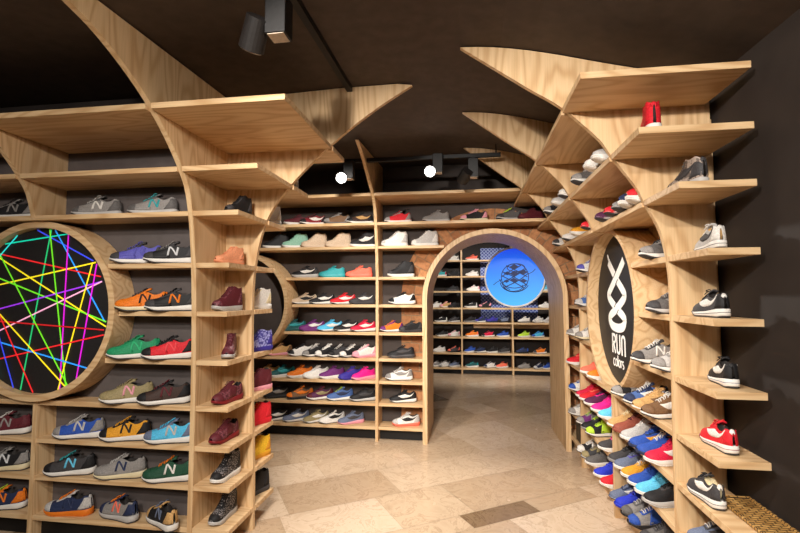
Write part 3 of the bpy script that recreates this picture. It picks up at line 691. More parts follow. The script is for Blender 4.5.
 ('run', -0.326, 4.74, 2.262, 192, 0.98, 'grey', 'grey', 'lightgrey', 'grey', '', '', 'grey sneaker with pale sole, second from left, ninth shelf up, above the arch', 1),
 ('run', 0.067, 4.74, 2.262, 192, 0.98, 'black', 'pink', 'cream', 'pink', '', '', 'black sneaker with pink heel, third from left, ninth shelf up, above the arch', 1),
 ('run', 0.422, 4.74, 2.262, 206.7, 0.98, 'darkgrey', 'charcoal', 'lightgrey', 'lime', '', '', 'dark grey sneaker with lime laces, fourth from left, ninth shelf up, above the arch', 1),
 ('roshe', 0.64, 4.74, 2.262, 206.7, 0.98, 'maroon', 'maroon', 'maroon', 'maroon', '', '', 'maroon knit trainer with maroon sole, fifth from left, ninth shelf up, above the arch', 1),
 ('high', -0.777, 4.8, 2.018, 192, 0.98, 'white', 'lightgrey', 'white', 'white', '', '', 'white high top with white sole, leftmost, eighth shelf up, narrow bay beside arch', 1),
 ('high', -0.45, 4.8, 2.018, 192, 0.98, 'lightgrey', 'white', 'white', 'white', '', '', 'light grey high top with pale sole, second from left, eighth shelf, narrow bay beside arch', 1),
 ('high', -0.707, 4.8, 1.695, 192, 0.98, 'black', 'charcoal', 'white', 'black', '', '', 'black high top with white sole, seventh shelf up, narrow bay beside arch', 1),
 ('run', -0.696, 4.8, 1.405, 192, 0.98, 'white', 'black', 'white', 'black', '', '', 'white sneaker with black stripes, sixth shelf up, narrow bay beside arch', 1),
 ('run', -0.807, 4.8, 1.115, 207.3, 0.88, 'orange', 'purple', 'white', 'orange', '', '', 'orange sneaker with purple heel, leftmost, fifth shelf up, narrow bay beside arch', 1),
 ('run', -0.604, 4.8, 1.115, 207.3, 0.88, 'black', 'charcoal', 'charcoal', 'black', '', '', 'black sneaker with dark sole, second from left, fifth shelf up, narrow bay beside arch', 1),
 ('roshe', -0.707, 4.8, 0.845, 192, 0.98, 'black', 'black', 'charcoal', 'black', 'S', 'charcoal', 'black knit trainer with dark sole, fourth shelf up, narrow bay beside arch', 1),
 ('run', -0.728, 4.8, 0.613, 192, 0.98, 'white', 'grey', 'white', 'white', 'S', 'grey', 'white sneaker with grey marbling, third shelf up, narrow bay beside arch', 1),
 ('cortez', -0.686, 4.8, 0.387, 192, 0.98, 'black', 'black', 'white', 'black', 'S', 'white', 'black flat sneaker with white mark, second shelf up, narrow bay beside arch', 1),
 ('run', -0.654, 4.8, 0.147, 192, 0.98, 'white', 'lightgrey', 'coral', 'white', 'S', 'black', 'white sneaker with coral sole, bottom shelf, narrow bay beside arch', 1),
 ('roshe', -0.543, 8.98, 2.185, 202.6, 0.88, 'grey', 'white', 'white', 'grey', '', '', 'grey knit trainer with white sole, leftmost, top shelf, back room left bay', 3),
 ('run', -0.288, 8.98, 2.185, 202.6, 0.88, 'white', 'grey', 'white', 'white', '', '', 'white sneaker with grey panels, second from left, top shelf, back room left bay', 3),
 ('roshe', 0.081, 8.98, 2.185, 195, 0.88, 'coral', 'black', 'white', 'coral', '', '', 'coral knit trainer with black heel, top shelf, back room middle bay', 3),
 ('roshe', -0.542, 8.98, 1.876, 201.0, 0.88, 'teal', 'red', 'white', 'teal', '', '', 'teal knit trainer with red sole line, leftmost, seventh shelf up, back room left bay', 3),
 ('run', -0.282, 8.98, 1.876, 201.0, 0.88, 'black', 'charcoal', 'black', 'black', '', '', 'black sneaker with black sole, second from left, seventh shelf up, back room left bay', 3),
 ('roshe', 0.078, 8.98, 1.876, 195, 0.88, 'white', 'grey', 'white', 'white', '', '', 'white knit trainer with grey panels, seventh shelf up, back room middle bay', 3),
 ('roshe', -0.312, 8.98, 1.587, 195, 0.88, 'black', 'charcoal', 'charcoal', 'black', '', '', 'black knit trainer with dark sole, sixth shelf up, back room left bay', 3),
 ('roshe', 0.094, 8.98, 1.587, 195, 0.88, 'white', 'pink', 'white', 'white', '', '', 'white knit trainer with pink panels, sixth shelf up, back room middle bay', 3),
 ('roshe', 1.447, 8.98, 1.587, 195, 0.88, 'skyblue', 'blue', 'white', 'skyblue', '', '', 'sky blue knit trainer with blue panels, sixth shelf up, back room right bay', 3),
 ('roshe', -0.629, 8.98, 1.265, 210.0, 0.88, 'white', 'lightgrey', 'white', 'white', '', '', 'white knit trainer with grey panels, leftmost, fifth shelf up, back room left bay', 3),
 ('run', -0.443, 8.98, 1.265, 214.1, 0.88, 'tan', 'pink', 'white', 'tan', '', '', 'tan sneaker with pink panels, second from left, fifth shelf up, back room left bay', 3),
 ('roshe', -0.277, 8.98, 1.265, 214.1, 0.88, 'black', 'charcoal', 'black', 'black', '', '', 'black knit trainer with black sole, third from left, fifth shelf up, back room left bay', 3),
 ('roshe', 0.053, 8.98, 1.265, 201.5, 0.88, 'black', 'white', 'white', 'black', '', '', 'black knit trainer with white sole, leftmost, fifth shelf up, back room middle bay', 3),
 ('run', 0.32, 8.98, 1.265, 201.5, 0.88, 'black', 'pink', 'black', 'black', '', '', 'black sneaker with pink panels, second from left, fifth shelf up, back room middle bay', 3),
 ('roshe', 1.441, 8.98, 1.265, 195, 0.88, 'white', 'lightgrey', 'white', 'white', '', '', 'white knit trainer with white sole, fifth shelf up, back room right bay', 3),
 ('roshe', -0.53, 8.98, 0.984, 202.9, 0.88, 'black', 'white', 'white', 'black', '', '', 'black knit trainer with white sole, leftmost, fourth shelf up, back room left bay', 3),
 ('run', -0.282, 8.98, 0.984, 202.9, 0.88, 'charcoal', 'black', 'white', 'charcoal', '', '', 'charcoal sneaker with black panels, second from left, fourth shelf up, back room left bay', 3),
 ('roshe', 0.031, 8.98, 0.984, 207.8, 0.88, 'black', 'charcoal', 'grey', 'black', '', '', 'black knit trainer with grey sole, leftmost, fourth shelf up, back room middle bay', 3),
 ('run', 0.241, 8.98, 0.984, 208.0, 0.88, 'navy', 'indigo', 'white', 'navy', '', '', 'navy sneaker with white sole, second from left, fourth shelf up, back room middle bay', 3),
 ('roshe', 0.45, 8.98, 0.984, 208.0, 0.88, 'indigo', 'blue', 'navy', 'indigo', '', '', 'indigo knit trainer with navy sole, third from left, fourth shelf up, back room middle bay', 3),
 ('run', 0.672, 8.98, 0.984, 205.7, 0.88, 'slate', 'black', 'black', 'slate', '', '', 'slate sneaker with black sole, fourth from left, fourth shelf up, back room middle bay', 3),
 ('roshe', 1.049, 8.98, 0.984, 202.3, 0.88, 'white', 'lightgrey', 'grey', 'white', '', '', 'white knit trainer with grey sole, leftmost, fourth shelf up, back room right bay', 3),
 ('run', 1.307, 8.98, 0.984, 212.4, 0.88, 'white', 'lightgrey', 'white', 'white', '', '', 'white sneaker with white sole, second from left, fourth shelf up, back room right bay', 3),
 ('roshe', 1.49, 8.98, 0.984, 212.4, 0.88, 'lightgrey', 'white', 'white', 'lightgrey', '', '', 'light grey knit trainer with white sole, third from left, fourth shelf, back room right bay', 3),
 ('roshe', -0.512, 8.98, 0.708, 205.0, 0.88, 'black', 'charcoal', 'white', 'black', '', '', 'black knit trainer with white sole, leftmost, third shelf up, back room left bay', 3),
 ('run', -0.281, 8.98, 0.708, 205.0, 0.88, 'white', 'pink', 'white', 'white', '', '', 'white sneaker with pink panels, second from left, third shelf up, back room left bay', 3),
 ('roshe', 0.066, 8.98, 0.708, 195, 0.88, 'orange', 'coral', 'white', 'orange', '', '', 'orange knit trainer with white sole, leftmost, third shelf up, back room middle bay', 3),
 ('run', 0.371, 8.98, 0.708, 200.3, 0.88, 'crimson', 'black', 'white', 'crimson', '', '', 'crimson sneaker with black panels, second from left, third shelf up, back room middle bay', 3),
 ('roshe', 0.653, 8.98, 0.708, 200.3, 0.88, 'blue', 'navy', 'white', 'blue', '', '', 'blue knit trainer with white sole, third from left, third shelf up, back room middle bay', 3),
 ('roshe', 1.044, 8.98, 0.708, 202.3, 0.88, 'lime', 'grey', 'white', 'lime', '', '', 'lime knit trainer with white sole, leftmost, third shelf up, back room right bay', 3),
 ('run', 1.302, 8.98, 0.708, 202.3, 0.88, 'lightblue', 'blue', 'white', 'lightblue', '', '', 'light blue sneaker with blue panels, second from left, third shelf up, back room right bay', 3),
 ('roshe', -0.573, 8.98, 0.405, 199.7, 0.88, 'white', 'lightgrey', 'white', 'white', '', '', 'white knit trainer with white sole, leftmost, second shelf up, back room left bay', 3),
 ('run', -0.283, 8.98, 0.405, 199.7, 0.88, 'charcoal', 'coral', 'black', 'charcoal', '', '', 'charcoal sneaker with coral panels, second from left, second shelf up, back room left bay', 3),
 ('roshe', 0.029, 8.98, 0.405, 210.9, 0.88, 'blue', 'navy', 'white', 'blue', '', '', 'blue knit trainer with white sole, leftmost, second shelf up, back room middle bay', 3),
 ('run', 0.216, 8.98, 0.405, 210.9, 0.88, 'navy', 'black', 'white', 'navy', '', '', 'navy sneaker with black panels, second from left, second shelf up, back room middle bay', 3),
 ('roshe', 0.442, 8.98, 0.405, 205.8, 0.88, 'black', 'charcoal', 'white', 'black', '', '', 'black knit trainer with white sole, third from left, second shelf up, back room middle bay', 3),
 ('run', 0.667, 8.98, 0.405, 205.8, 0.88, 'charcoal', 'black', 'grey', 'charcoal', '', '', 'charcoal sneaker with grey sole, fourth from left, second shelf up, back room middle bay', 3),
 ('roshe', 1.002, 8.98, 0.405, 195, 0.88, 'navy', 'blue', 'black', 'navy', '', '', 'navy knit trainer with black sole, leftmost, second shelf up, back room right bay', 3),
 ('run', 1.333, 8.98, 0.405, 195, 0.88, 'orange', 'charcoal', 'white', 'orange', '', '', 'orange sneaker with white sole, second from left, second shelf up, back room right bay', 3),
 ('roshe', -0.628, 8.98, 0.122, 214.1, 0.88, 'grey', 'white', 'white', 'grey', '', '', 'grey knit trainer with white sole, leftmost, bottom shelf, back room left bay', 3),
 ('run', -0.462, 8.98, 0.122, 214.1, 0.88, 'white', 'lightgrey', 'white', 'white', '', '', 'white sneaker with grey panels, second from left, bottom shelf, back room left bay', 3),
 ('roshe', -0.279, 8.98, 0.122, 210.5, 0.88, 'slate', 'black', 'white', 'slate', '', '', 'slate knit trainer with white sole, third from left, bottom shelf, back room left bay', 3),
 ('roshe', 0.061, 8.98, 0.122, 195, 0.88, 'darkteal', 'teal', 'white', 'darkteal', '', '', 'dark teal knit trainer with white sole, leftmost, bottom shelf, back room middle bay', 3),
 ('run', 0.401, 8.98, 0.122, 205.8, 0.88, 'white', 'navy', 'white', 'white', '', '', 'white sneaker with navy panels, second from left, bottom shelf, back room middle bay', 3),
 ('roshe', 0.626, 8.98, 0.122, 205.8, 0.88, 'coral', 'tan', 'white', 'coral', '', '', 'coral knit trainer with white sole, third from left, bottom shelf, back room middle bay', 3),
 ('roshe', 1.034, 8.98, 0.122, 200.9, 0.88, 'grey', 'darkgrey', 'grey', 'grey', '', '', 'grey knit trainer with grey sole, leftmost, bottom shelf, back room right bay', 3),
 ('run', 1.309, 8.98, 0.122, 216.7, 0.88, 'navy', 'lightgrey', 'white', 'navy', '', '', 'navy sneaker with grey panels, second from left, bottom shelf, back room right bay', 3),
 ('roshe', 1.473, 8.98, 0.122, 216.7, 0.88, 'blue', 'slate', 'white', 'blue', '', '', 'blue knit trainer with white sole, third from left, bottom shelf, back room right bay', 3),
 ('run', 0.797, 3.039, 2.215, 186, 0.91, 'darkgrey', 'grey', 'white', 'white', '', '', 'dark grey sneaker with white toe, leftmost, ninth shelf up, right wall near bay', 2),
 ('roshe', 0.797, 2.71, 2.215, 186, 0.91, 'white', 'lightgrey', 'white', 'white', '', '', 'white knit trainer with white upper, second from left, ninth shelf up, right wall near bay', 2),
 ('roshe', 0.797, 2.542, 2.215, 186, 0.91, 'lightgrey', 'white', 'white', 'white', '', '', 'light grey knit trainer with white sole, third from left, ninth shelf, right wall near bay', 2),
 ('cortez', 0.945, 3.07, 1.975, 186, 0.91, 'plum', 'plum', 'white', 'plum', '', '', 'plum flat sneaker with white toe, leftmost, eighth shelf up, right wall near bay', 2),
 ('cortez', 0.945, 2.876, 1.975, 186, 0.91, 'red', 'navy', 'white', 'white', '', '', 'red flat sneaker with navy heel, second from left, eighth shelf up, right wall near bay', 2),
 ('cortez', 0.945, 2.721, 1.975, 186, 0.91, 'grey', 'navy', 'white', 'white', '', '', 'grey flat sneaker with white sole, third from left, eighth shelf up, right wall near bay', 2),
 ('high', 0.945, 2.603, 1.975, 186, 0.91, 'blue', 'navy', 'white', 'blue', '', '', 'blue high top with navy ankle, fourth from left, eighth shelf up, right wall near bay', 2),
 ('high', 0.945, 2.485, 1.975, 186, 0.91, 'lightgrey', 'red', 'white', 'white', '', '', 'light grey high top with red collar, fifth from left, eighth shelf, right wall near bay', 2),
 ('run', 1.044, 2.608, 1.695, 186, 0.91, 'darkgrey', 'grey', 'white', 'black', 'S', 'charcoal', 'dark grey sneaker with white sole, seventh shelf up, right wall near bay', 2),
 ('run', 1.059, 2.579, 1.405, 186, 0.91, 'darkgrey', 'charcoal', 'lightgrey', 'grey', 'S', 'grey', 'dark grey sneaker with grey mark, sixth shelf up, right wall near bay', 2),
 ('run', 1.054, 2.81, 1.115, 186, 0.91, 'grey', 'charcoal', 'white', 'white', 'N', 'white', 'grey sneaker with white letter, leftmost, fifth shelf up, right wall near bay', 2),
 ('run', 1.054, 2.527, 1.115, 186, 0.91, 'lightgrey', 'grey', 'white', 'white', 'N', 'grey', 'light grey sneaker with grey letter, second from left, fifth shelf up, right wall near bay', 2),
 ('run', 1.051, 3.194, 0.845, 186, 0.91, 'black', 'grey', 'white', 'black', 'S', 'grey', 'black sneaker with grey mark, leftmost, fourth shelf up, right wall near bay', 2),
 ('run', 1.051, 2.96, 0.845, 186, 0.91, 'denim', 'navy', 'white', 'white', 'S', 'white', 'denim blue sneaker with white laces, second from left, fourth shelf up, right wall near bay', 2),
 ('run', 1.051, 2.81, 0.845, 186, 0.91, 'tan', 'tan', 'white', 'tan', 'S', 'brown', 'tan sneaker with tan laces, third from left, fourth shelf up, right wall near bay', 2),
 ('run', 1.051, 2.676, 0.845, 186, 0.91, 'brown', 'brown', 'white', 'white', 'S', 'white', 'brown sneaker with white laces, fourth from left, fourth shelf up, right wall near bay', 2),
 ('roshe', 1.05, 3.295, 0.613, 186, 0.91, 'tan', 'tan', 'white', 'cream', '', '', 'tan knit trainer with cream laces, leftmost, third shelf up, right wall near bay', 2),
 ('roshe', 1.05, 3.177, 0.613, 186, 0.91, 'rust', 'rust', 'rust', 'maroon', '', '', 'rust knit trainer with rust sole, second from left, third shelf up, right wall near bay', 2),
 ('roshe', 1.05, 3.031, 0.613, 186, 0.91, 'lightgrey', 'lightgrey', 'white', 'white', '', '', 'light grey knit trainer with white laces, third from left, third shelf, right wall near bay', 2),
 ('roshe', 1.05, 2.883, 0.613, 186, 0.91, 'blue', 'navy', 'navy', 'blue', 'S', 'mustard', 'blue knit trainer with yellow mark, fourth from left, third shelf up, right wall near bay', 2),
 ('roshe', 1.05, 2.765, 0.613, 186, 0.91, 'blue', 'blue', 'navy', 'white', '', '', 'blue knit trainer with white laces, fifth from left, third shelf up, right wall near bay', 2),
 ('roshe', 1.05, 2.647, 0.613, 186, 0.91, 'crimson', 'crimson', 'white', 'crimson', 'S', 'white', 'crimson knit trainer with white sole, sixth from left, third shelf up, right wall near bay', 2),
 ('roshe', 1.049, 3.295, 0.387, 186, 0.91, 'charcoal', 'black', 'grey', 'black', '', '', 'charcoal knit trainer with grey sole, leftmost, second shelf up, right wall near bay', 2),
 ('roshe', 1.049, 3.177, 0.387, 186, 0.91, 'slate', 'violet', 'white', 'slate', '', '', 'slate knit trainer with violet heel, second from left, second shelf up, right wall near bay', 2),
 ('roshe', 1.049, 3.037, 0.387, 186, 0.91, 'mustard', 'tan', 'white', 'white', '', '', 'mustard knit trainer with white laces, third from left, second shelf up, right wall near bay', 2),
 ('roshe', 1.049, 2.919, 0.387, 186, 0.91, 'blue', 'blue', 'white', 'blue', '', '', 'blue knit trainer with white sole, fourth from left, second shelf up, right wall near bay', 2),
 ('roshe', 1.049, 2.801, 0.387, 186, 0.91, 'skyblue', 'lightblue', 'white', 'skyblue', '', '', 'sky blue knit trainer with pale laces, fifth from left, second shelf, right wall near bay', 2),
 ('roshe', 1.049, 2.683, 0.387, 186, 0.91, 'black', 'charcoal', 'lightgrey', 'black', '', '', 'black knit trainer with pale sole, sixth from left, second shelf up, right wall near bay', 2),
 ('cortez', 1.048, 3.295, 0.147, 186, 0.91, 'slate', 'navy', 'white', 'slate', 'S', 'white', 'slate flat sneaker with white mark, leftmost, bottom shelf, right wall near bay', 2),
 ('roshe', 1.048, 3.177, 0.147, 186, 0.91, 'royal', 'royal', 'royal', 'indigo', '', '', 'royal blue knit trainer with blue sole, second from left, bottom shelf, right wall near bay', 2),
 ('run', 1.048, 3.059, 0.147, 186, 0.91, 'grey', 'darkgrey', 'black', 'lightgrey', '', '', 'grey sneaker with black sole, third from left, bottom shelf, right wall near bay', 2),
 ('run', 1.048, 2.941, 0.147, 186, 0.91, 'grey', 'blue', 'black', 'white', '', '', 'grey sneaker with blue heel, fourth from left, bottom shelf, right wall near bay', 2),
 ('run', 1.048, 2.757, 0.147, 186, 0.91, 'darkgrey', 'charcoal', 'white', 'black', '', '', 'dark grey sneaker with dark laces, fifth from left, bottom shelf, right wall near bay', 2),
 ('run', 0.797, 4.13, 2.215, 186, 0.91, 'black', 'grey', 'white', 'white', '', '', 'black sneaker with grey panels, leftmost, ninth shelf up, right wall middle bay', 2),
 ('roshe', 0.797, 3.744, 2.215, 186, 0.91, 'lightgrey', 'white', 'white', 'white', '', '', 'light grey knit trainer with white sole, second from left, ninth shelf, right wall middle bay', 2),
 ('run', 0.797, 3.462, 2.215, 186, 0.91, 'charcoal', 'white', 'white', 'white', '', '', 'charcoal sneaker with white heel, third from left, ninth shelf up, right wall middle bay', 2),
 ('cortez', 0.945, 4.117, 1.975, 186, 0.91, 'white', 'grey', 'white', 'white', '', '', 'white flat sneaker with grey heel, leftmost, eighth shelf up, right wall middle bay', 2),
 ('roshe', 0.945, 3.787, 1.975, 186, 0.91, 'mustard', 'orange', 'white', 'mustard', '', '', 'mustard knit trainer with orange heel, second from left, eighth shelf up, right wall middle bay', 2),
 ('cortez', 0.945, 3.445, 1.975, 186, 0.91, 'red', 'white', 'white', 'red', '', '', 'red flat sneaker with white heel, third from left, eighth shelf up, right wall middle bay', 2),
 ('run', 1.044, 4.05, 1.695, 186, 0.91, 'white', 'violet', 'white', 'white', '', '', 'white sneaker with violet panels, seventh shelf up, right wall middle bay', 2),
 ('run', 1.059, 4.205, 1.405, 186, 0.91, 'denim', 'lightgrey', 'white', 'white', '', '', 'denim blue sneaker with white sole, sixth shelf up, right wall middle bay', 2),
 ('run', 1.054, 4.205, 1.115, 186, 0.91, 'white', 'grey', 'cream', 'white', '', '', 'white sneaker with grey panels, fifth shelf up, right wall middle bay', 2),
 ('roshe', 1.051, 4.032, 0.845, 186, 0.91, 'coral', 'coral', 'white', 'coral', '', '', 'coral knit trainer with white sole, leftmost, fourth shelf up, right wall middle bay', 2),
 ('roshe', 1.051, 3.808, 0.845, 186, 0.91, 'orange', 'coral', 'white', 'white', '', '', 'orange knit trainer with white laces, second from left, fourth shelf up, right wall middle bay', 2),
 ('roshe', 1.05, 4.205, 0.613, 186, 0.91, 'crimson', 'crimson', 'white', 'crimson', '', '', 'crimson knit trainer with white sole, leftmost, third shelf up, right wall middle bay', 2),
 ('roshe', 1.05, 4.087, 0.613, 186, 0.91, 'red', 'coral', 'white', 'red', '', '', 'red knit trainer with coral heel, second from left, third shelf up, right wall middle bay', 2),
 ('roshe', 1.05, 3.92, 0.613, 186, 0.91, 'plum', 'magenta', 'white', 'plum', '', '', 'plum knit trainer with magenta heel, third from left, third shelf up, right wall middle bay', 2),
 ('roshe', 1.05, 3.711, 0.613, 186, 0.91, 'magenta', 'magenta', 'white', 'magenta', '', '', 'magenta knit trainer with white sole, fourth from left, third shelf up, right wall middle bay', 2),
 ('roshe', 1.05, 3.524, 0.613, 186, 0.91, 'skyblue', 'skyblue', 'white', 'skyblue', '', '', 'sky blue knit trainer with white sole, fifth from left, third shelf, right wall middle bay', 2),
 ('run', 1.049, 4.205, 0.387, 186, 0.91, 'purple', 'grey', 'white', 'lime', '', '', 'purple sneaker with lime laces, leftmost, second shelf up, right wall middle bay', 2),
 ('roshe', 1.049, 4.035, 0.387, 186, 0.91, 'black', 'charcoal', 'grey', 'lime', '', '', 'black knit trainer with lime laces, second from left, second shelf up, right wall middle bay', 2),
 ('run', 1.049, 3.891, 0.387, 186, 0.91, 'black', 'lime', 'white', 'lime', '', '', 'black sneaker with lime heel, third from left, second shelf up, right wall middle bay', 2),
 ('roshe', 1.049, 3.542, 0.387, 186, 0.91, 'charcoal', 'magenta', 'white', 'magenta', '', '', 'charcoal knit trainer with pink collar, fourth from left, second shelf up, right wall middle bay', 2),
 ('run', 1.048, 4.205, 0.147, 186, 0.91, 'black', 'white', 'white', 'white', '', '', 'black sneaker with white patches, leftmost, bottom shelf, right wall middle bay', 2),
 ('run', 1.048, 4.055, 0.147, 186, 0.91, 'charcoal', 'olive', 'lightgrey', 'grey', '', '', 'charcoal sneaker with olive panels, second from left, bottom shelf, right wall middle bay', 2),
 ('roshe', 1.048, 3.926, 0.147, 186, 0.91, 'darkgrey', 'darkgrey', 'white', 'black', '', '', 'dark grey knit trainer with white sole, third from left, bottom shelf, right wall middle bay', 2),
 ('roshe', 1.048, 3.679, 0.147, 186, 0.91, 'royal', 'royal', 'white', 'royal', '', '', 'royal blue knit trainer with white sole, fourth from left, bottom shelf, right wall middle bay', 2),
 ('roshe', 1.048, 3.511, 0.147, 186, 0.91, 'red', 'coral', 'white', 'red', '', '', 'red knit trainer with coral heel, fifth from left, bottom shelf, right wall middle bay', 2),
 ('run', 0.945, 4.564, 1.975, 186, 0.91, 'white', 'charcoal', 'white', 'white', '', '', 'white sneaker with dark heel, eighth shelf up, right wall far bay', 2),
 ('run', 1.054, 4.557, 1.115, 186, 0.91, 'white', 'grey', 'white', 'white', '', '', 'white sneaker with grey panels, fifth shelf up, right wall far bay', 2),
 ('roshe', 1.051, 4.573, 0.845, 186, 0.91, 'red', 'coral', 'white', 'red', '', '', 'red knit trainer with white sole, fourth shelf up, right wall far bay', 2),
 ('run', 1.05, 4.506, 0.613, 186, 0.91, 'white', 'blue', 'white', 'white', '', '', 'white sneaker with blue panels, third shelf up, right wall far bay', 2),
 ('run', 1.049, 4.525, 0.387, 186, 0.91, 'white', 'grey', 'white', 'white', '', '', 'white sneaker with grey panels, second shelf up, right wall far bay', 2),
]
# ------------------------------------------------------------------ shoes
SL = .29
def smst(a, b, x):
    t = max(0, min(1, (x-a)/(b-a))); return t*t*(3-2*t)
WS = ([0, .015, .04, .08, .14, .25, .38, .5, .6, .7, .8, .88, .94, .98, 1], [.008, .019, .026, .031, .0345, .035, .0345, .037, .042, .046, .0465, .043, .0355, .025, .012])
STY = dict(
 run=dict(h=([0, .03, .08, .16, .26, .34, .42, .5, .6, .7, .8, .9, .97, 1], [.092, .104, .104, .090, .084, .092, .105, .101, .087, .074, .066, .060, .052, .042]),
          zt=([0, .1, .35, .55, .75, .92, 1], [.036, .033, .027, .023, .022, .023, .030]), flare=.0035, lace=(.44, .68), n=2.3),
 cortez=dict(h=([0, .03, .08, .16, .26, .34, .42, .5, .6, .7, .8, .9, .97, 1], [.084, .098, .098, .083, .077, .085, .097, .092, .079, .067, .059, .053, .045, .036]),
          zt=([0, .1, .3, .5, .75, .92, 1], [.036, .034, .028, .022, .018, .018, .024]), flare=.0025, lace=(.44, .66), n=2.3),
 roshe=dict(h=([0, .03, .08, .16, .26, .34, .42, .5, .6, .7, .8, .9, .97, 1], [.090, .101, .101, .089, .083, .090, .101, .096, .083, .071, .064, .058, .050, .040]),
          zt=([0, .1, .35, .55, .75, .92, 1], [.038, .035, .031, .028, .026, .027, .032]), flare=.0045, lace=(.44, .62), n=2.0),
 high=dict(h=([0, .03, .08, .16, .26, .34, .42, .5, .6, .7, .8, .9, .97, 1], [.125, .145, .150, .144, .142, .154, .156, .128, .101, .083, .073, .066, .056, .044]),
          zt=([0, .1, .35, .55, .75, .92, 1], [.034, .032, .030, .028, .027, .028, .034]), flare=.003, lace=(.42, .68), n=2.5),
)
def surf(st, s, t, off=0):
    """upper surface: s heel(0)->toe(1), t left(0)->right(1)"""
    q = STY[st]
    w = interp(s, *WS)-.001; h = interp(s, *q['h']); zt = interp(s, *q['zt'])-.003
    a = PI*t; n = q['n']
    c, sn = math.cos(a), math.sin(a)
    y = w*math.copysign(abs(c)**(2/n), c); z = zt+(h-zt)*max(0, sn)**(2/n)
    # collar: walls lean inwards, mouth dips
    hi = st == 'high'
    o = smst(.025, .07, s)*(1-smst(.36, .44, s))
    if o > 0:
        wc = w*(.92 if hi else .80)
        if t < .36:   u = t/.36; yo = w+(wc-w)*u**1.5; zo = zt+(h-zt)*u**.85
        elif t > .64: u = (1-t)/.36; yo = -(w+(wc-w)*u**1.5); zo = zt+(h-zt)*u**.85
        else:
            m = (t-.36)/.28; yo = wc*(1-2*m)
            d = min(m, 1-m)/.5; zo = h-(h-zt-.010)*min(1, d*2.6)**.8
        y = y*(1-o)+yo*o; z = z*(1-o)+zo*o
    # heel leans in
    x = (s-.5)*SL + (.003 if st == 'high' else .010)*smst(.03, .12, z)*(1-smst(0, .25, s))
    if off:
        e = 1e-3
        p = Vector((x, y, z)); ps = Vector(surf(st, min(1, s+e), t)); pt = Vector(surf(st, s, min(1, t+e)))
        if s+e > 1: ps = p*2-Vector(surf(st, s-e, t))
        if t+e > 1: pt = p*2-Vector(surf(st, s, t-e))
        nn = (ps-p).cross(pt-p)
        if nn.length > 1e-12:
            nn.normalize()
            p -= nn*off
        return tuple(p)
    return (x, y, z)
SS = [0, .012, .03, .055, .09, .13, .18, .23, .28, .33, .37, .405, .44, .48, .53, .58, .64, .7, .76, .82, .87, .91, .945, .97, .988, 1]
TT = [0, .06, .12, .18, .24, .30, .345, .36, .385, .43, .5, .57, .615, .64, .655, .70, .76, .82, .88, .94, 1]
def finish(bm, nm, flip=False, mats=1, solid=0):
    bmesh.ops.remove_doubles(bm, verts=bm.verts, dist=1e-5)
    bmesh.ops.recalc_face_normals(bm, faces=bm.faces)
    me = bpy.data.meshes.new(nm); bm.to_mesh(me); bm.free()
    for p in me.polygons: p.use_smooth = True
    for i in range(mats): me.materials.append(None)
    return me
def patch(bm, st, s0, s1, t0, t1, off, ns=6, nt=4, both=True, only=None, fn=None, edge_in=True, skirt=(1, 1, 1, 1)):
    for mir in ((only,) if only is not None else (0, 1) if both else (0,)):
        g = []
        for i in range(ns+1):
            r = []
            for j in range(nt+1):
                a, b = i/ns, j/nt
                if fn: s, t = fn(a, b)
                else: s, t = s0+(s1-s0)*a, t0+(t1-t0)*b
                s = max(0, min(1, s)); t = max(0.0, min(1, t))
                r.append(bm.verts.new(surf(st, s, 1-t if mir else t, off if True else 0)))
            g.append(r)
        for i in range(ns):
            for j in range(nt):
                q = (g[i][j], g[i+1][j], g[i+1][j+1], g[i][j+1]); bm.faces.new(q if not mir else q[::-1])
        if edge_in:   # skirt down to the surface so the panel has thickness
            def sk(idx):
                for (i, j), (k, l) in zip(idx, idx[1:]):
                    def uv(i, j):
                        a, b = i/ns, j/nt
                        s, t = fn(a, b) if fn else (s0+(s1-s0)*a, t0+(t1-t0)*b)
                        s = max(0, min(1, s)); t = max(0, min(1, t)); return surf(st, s, 1-t if mir else t, -.0004)
                    v1, v2 = bm.verts.new(uv(k, l)), bm.verts.new(uv(i, j))
                    bm.faces.new((g[i][j], g[k][l], v1, v2))
            if skirt[0]: sk([(i, 0) for i in range(ns+1)])
            if skirt[1]: sk([(i, nt) for i in range(ns+1)])
            if skirt[2]: sk([(0, j) for j in range(nt+1)])
            if skirt[3]: sk([(ns, j) for j in range(nt+1)])
def sole_mesh(st, z0f, z1f, grow, nm):
    """loft of the outline between heights; z0f/z1f: s -> z"""
    bm = bmesh.new(); S2 = SS
    loop = [(s, 1) for s in S2]+[(s, -1) for s in reversed(S2)]
    rings = []
    for lv, (zf, gr) in enumerate(((z0f, grow-.0025), (lambda s: z0f(s)+.003, grow), (lambda s: z1f(s)-.002, grow-.0005), (z1f, grow-.0025))):
        r = []
        for s, sd in loop:
            w = interp(s, *WS)
            ext = gr*(2*s-1)/1.0 if s in (0, 1) else gr*max(-1, min(1, (s-.5)*2))**3
            x = (s-.5)*SL+ext; r.append(bm.verts.new((x, sd*(w+gr), zf(s))))
        rings.append(r)
    n = len(loop)
    for a, b in zip(rings, rings[1:]):
        for i in range(n): bm.faces.new((a[i], a[(i+1) % n], b[(i+1) % n], b[i]))
    for r in (rings[0], rings[-1]):
        k = len(S2)
        for i in range(k-1):
            bm.faces.new((r[i], r[i+1], r[n-2-i], r[n-1-i]))
    bmesh.ops.remove_doubles(bm, verts=bm.verts, dist=1e-5)
    for e in [f for f in bm.faces if len(f.verts) < 3]: bm.faces.remove(e)
    return finish(bm, nm)
def spring(s): return .016*smst(.72, 1.0, s)**1.3+.004*(1-smst(0, .1, s))
